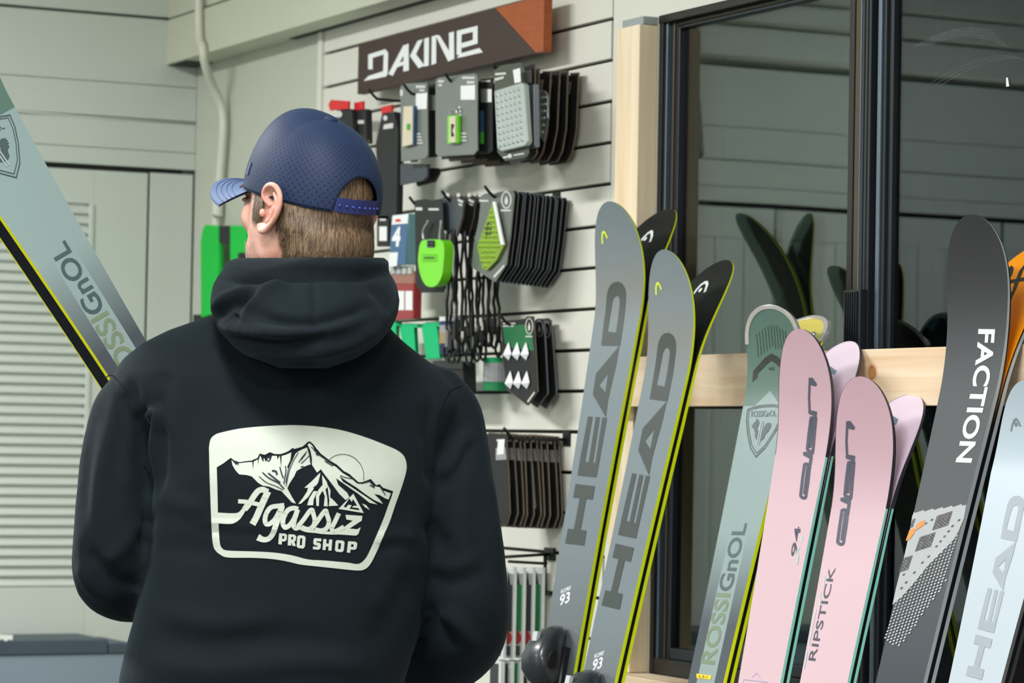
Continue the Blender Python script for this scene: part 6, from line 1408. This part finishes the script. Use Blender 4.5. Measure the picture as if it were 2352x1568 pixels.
def cap_mat(name, rgb, holes):
    m = cloth_mat(name, rgb, .62, 1400, .06, .12, .12); 
    if not holes: return m
    nt = m.node_tree; N = nt.nodes; L = nt.links; b = N['Principled BSDF']
    uv = N.new('ShaderNodeUVMap'); src = b.inputs['Base Color'].links[0].from_socket
    out = None
    for off in ((0, 0, 0), (.5, .5, 0)):
        mp = N.new('ShaderNodeMapping'); mp.inputs['Scale'].default_value = (1/.0098, 1/.0098, 1); mp.inputs['Location'].default_value = off; L.new(uv.outputs[0], mp.inputs[0])
        fr = N.new('ShaderNodeVectorMath'); fr.operation = 'FRACTION'; L.new(mp.outputs[0], fr.inputs[0])
        ds = N.new('ShaderNodeVectorMath'); ds.operation = 'DISTANCE'; ds.inputs[1].default_value = (.5, .5, 0); 
        sp = N.new('ShaderNodeSeparateXYZ'); L.new(fr.outputs[0], sp.inputs[0]); cb = N.new('ShaderNodeCombineXYZ'); L.new(sp.outputs[0], cb.inputs[0]); L.new(sp.outputs[1], cb.inputs[1]); L.new(cb.outputs[0], ds.inputs[0])
        lt = N.new('ShaderNodeMapRange'); lt.inputs['From Min'].default_value = .19; lt.inputs['From Max'].default_value = .12; L.new(ds.outputs['Value'], lt.inputs['Value'])
        if out is None: out = lt.outputs[0]
        else:
            mxx = N.new('ShaderNodeMath'); mxx.operation = 'MAXIMUM'; L.new(out, mxx.inputs[0]); L.new(lt.outputs[0], mxx.inputs[1]); out = mxx.outputs[0]
    # no holes on the front panels and near the top
    s2 = N.new('ShaderNodeSeparateXYZ'); L.new(uv.outputs[0], s2.inputs[0])
    ab = N.new('ShaderNodeMath'); ab.operation = 'ABSOLUTE'; L.new(s2.outputs[0], ab.inputs[0])
    g1 = N.new('ShaderNodeMath'); g1.operation = 'GREATER_THAN'; g1.inputs[1].default_value = .095*.72; L.new(ab.outputs[0], g1.inputs[0])
    g2_ = N.new('ShaderNodeMath'); g2_.operation = 'LESS_THAN'; g2_.inputs[1].default_value = .105; L.new(s2.outputs[1], g2_.inputs[0])
    m1 = N.new('ShaderNodeMath'); m1.operation = 'MULTIPLY'; L.new(g1.outputs[0], m1.inputs[0]); L.new(g2_.outputs[0], m1.inputs[1])
    m2 = N.new('ShaderNodeMath'); m2.operation = 'MULTIPLY'; L.new(m1.outputs[0], m2.inputs[0]); L.new(out, m2.inputs[1])
    mx = N.new('ShaderNodeMix'); mx.data_type = 'RGBA'; mx.inputs['B'].default_value = lin((14, 22, 46)); L.new(m2.outputs[0], mx.inputs['Factor']); L.new(src, mx.inputs['A']); L.new(mx.outputs['Result'], b.inputs['Base Color'])
    return m
M_CAP = cap_mat('cap navy', (29, 43, 72), True); M_CAPP = cap_mat('cap plain', (40, 56, 88), False); M_STRAP = mat('cap strap', (30, 40, 100), .45, var=.04); M_CAPD = mat('cap underside', (28, 32, 44), .8)
me = bpy.data.meshes.new('cap'); me.from_pydata((np.array(Vc)-ORG[man.name]).tolist(), [], fc_)
ul = me.uv_layers.new(name='UVMap'); ia = np.empty(len(me.loops), dtype=np.int32); me.loops.foreach_get('vertex_index', ia); ul.data.foreach_set('uv', np.array(uvc)[ia].ravel())
cap = link_mesh('cap', me, M_CAP, man, smooth=True); cap['label'] = 'blue perforated snapback cap'
sd = cap.modifiers.new('cloth', 'SOLIDIFY'); sd.thickness = .0016; sd.offset = 1
M_SEAM = cap_mat('cap seam', (44, 60, 96), False)
# seams, rim binding, button
for az in (.78, 1.62, 2.35, -.78, -1.62, -2.35):
    obj('seam', MB().tube([crown(az+.0*k, k/26) for k in range(0, 26)], .0018, 6), M_SEAM, cap, smooth=True)
    obj('stitching', MB().tube([crown(az+.035, k/26) for k in range(0, 24)], .0010, 5), M_SEAM, cap, smooth=True)
obj('rim_binding', MB().tube([crown(-math.pi+2*math.pi*k/160, 0) for k in range(161)], .0016, 6), M_CAP, cap, smooth=True)
obj('button', MB().ball(crown(0, 1)+CU*.0015, .009, .009, .005, np.stack([CFc, HL_, CU], 1), 10), M_CAP, cap, smooth=True)
# strap closing the back
Rg = []
for b in np.linspace(-.56, .56, 31):
    az = math.pi+b; r = 1.025 if abs(b) < .47 else 1.01
    Rg.append([cp(CA*r*math.cos(az), CB*r*math.sin(az), z) if k < 2 else cp((CA*r-.0022)*math.cos(az), (CB*r-.0022)*math.sin(az), z) for k, z in enumerate((.0, .0185, .0185, .0))])
strap = obj('back_strap', MB().rings(Rg), M_STRAP, cap)
for k in range(8):
    az = math.pi+(-.40+.115*k); obj('strap_stud', MB().ball(cp((CA*1.025+.0006)*math.cos(az), (CB*1.025+.0006)*math.sin(az), .0085), .0022, .0022, .0022, n=6), mat('stud blue', (46, 60, 128), .3), cap, smooth=True)
# brim, curved down at the sides
Rt, Rb = [], []
rows_t, rows_b = [], []
for i in range(15):
    t = i/14; rt_, rb_ = [], []
    for j in range(33):
        s = -1+2*j/32; az = s*1.02
        inner_ = np.array([CA*math.cos(az), CB*math.sin(az)])
        ox = CA+.068*(1-abs(s)**2.6)+.0; outer_ = np.array([max(ox, CA*math.cos(az)), CB*1.0*math.sin(min(1.35, abs(az)*1.18))*math.copysign(1, s)])
        f_, l_ = inner_+(outer_-inner_)*t
        dz_ = -.30*t*.02-5.2*l_*l_*(.25+.75*t)+.004
        rt_.append(cp(f_-.002, l_, dz_)); rb_.append(cp(f_-.002, l_, dz_-.0035))
    rows_t.append(rt_); rows_b.append(rb_)
bm_ = MB().rings(rows_t, cap=False, closed=False)
bm_.add([rows_t[14][j] for j in range(33)]+[rows_b[14][j] for j in range(33)], [(j, j+1, j+34, j+33) for j in range(32)])
brim = obj('brim', bm_, cap_mat('brim lit blue', (84, 102, 136), False), cap, smooth=True)  # cap navy made paler, light falling on the brim put into its colour
obj('brim_underside', MB().rings(rows_b, cap=False, closed=False), M_CAPD, cap, smooth=True)
for i in (6, 8, 10, 12):
    obj('brim_stitch', MB().tube([p+CU*.0003 for p in rows_t[i]], .0006, 5), mat('brim stitch', (70, 88, 134), .6), cap, smooth=True)
# small woven side tag on the cap
tg = [crown(.98+.05*a, .10+.06*b) for a, b in ((0, 0), (1.6, 0), (1.6, 1.6), (0, 1.6))]
nrm = np.cross(tg[1]-tg[0], tg[2]-tg[0]); nrm /= np.linalg.norm(nrm)
if nrm@FW > 0: nrm = -nrm
obj('side_tag', MB().prism([p+nrm*.0018 for p in tg], nrm*.0015), mat('tag navy', (36, 48, 88), .5), cap)
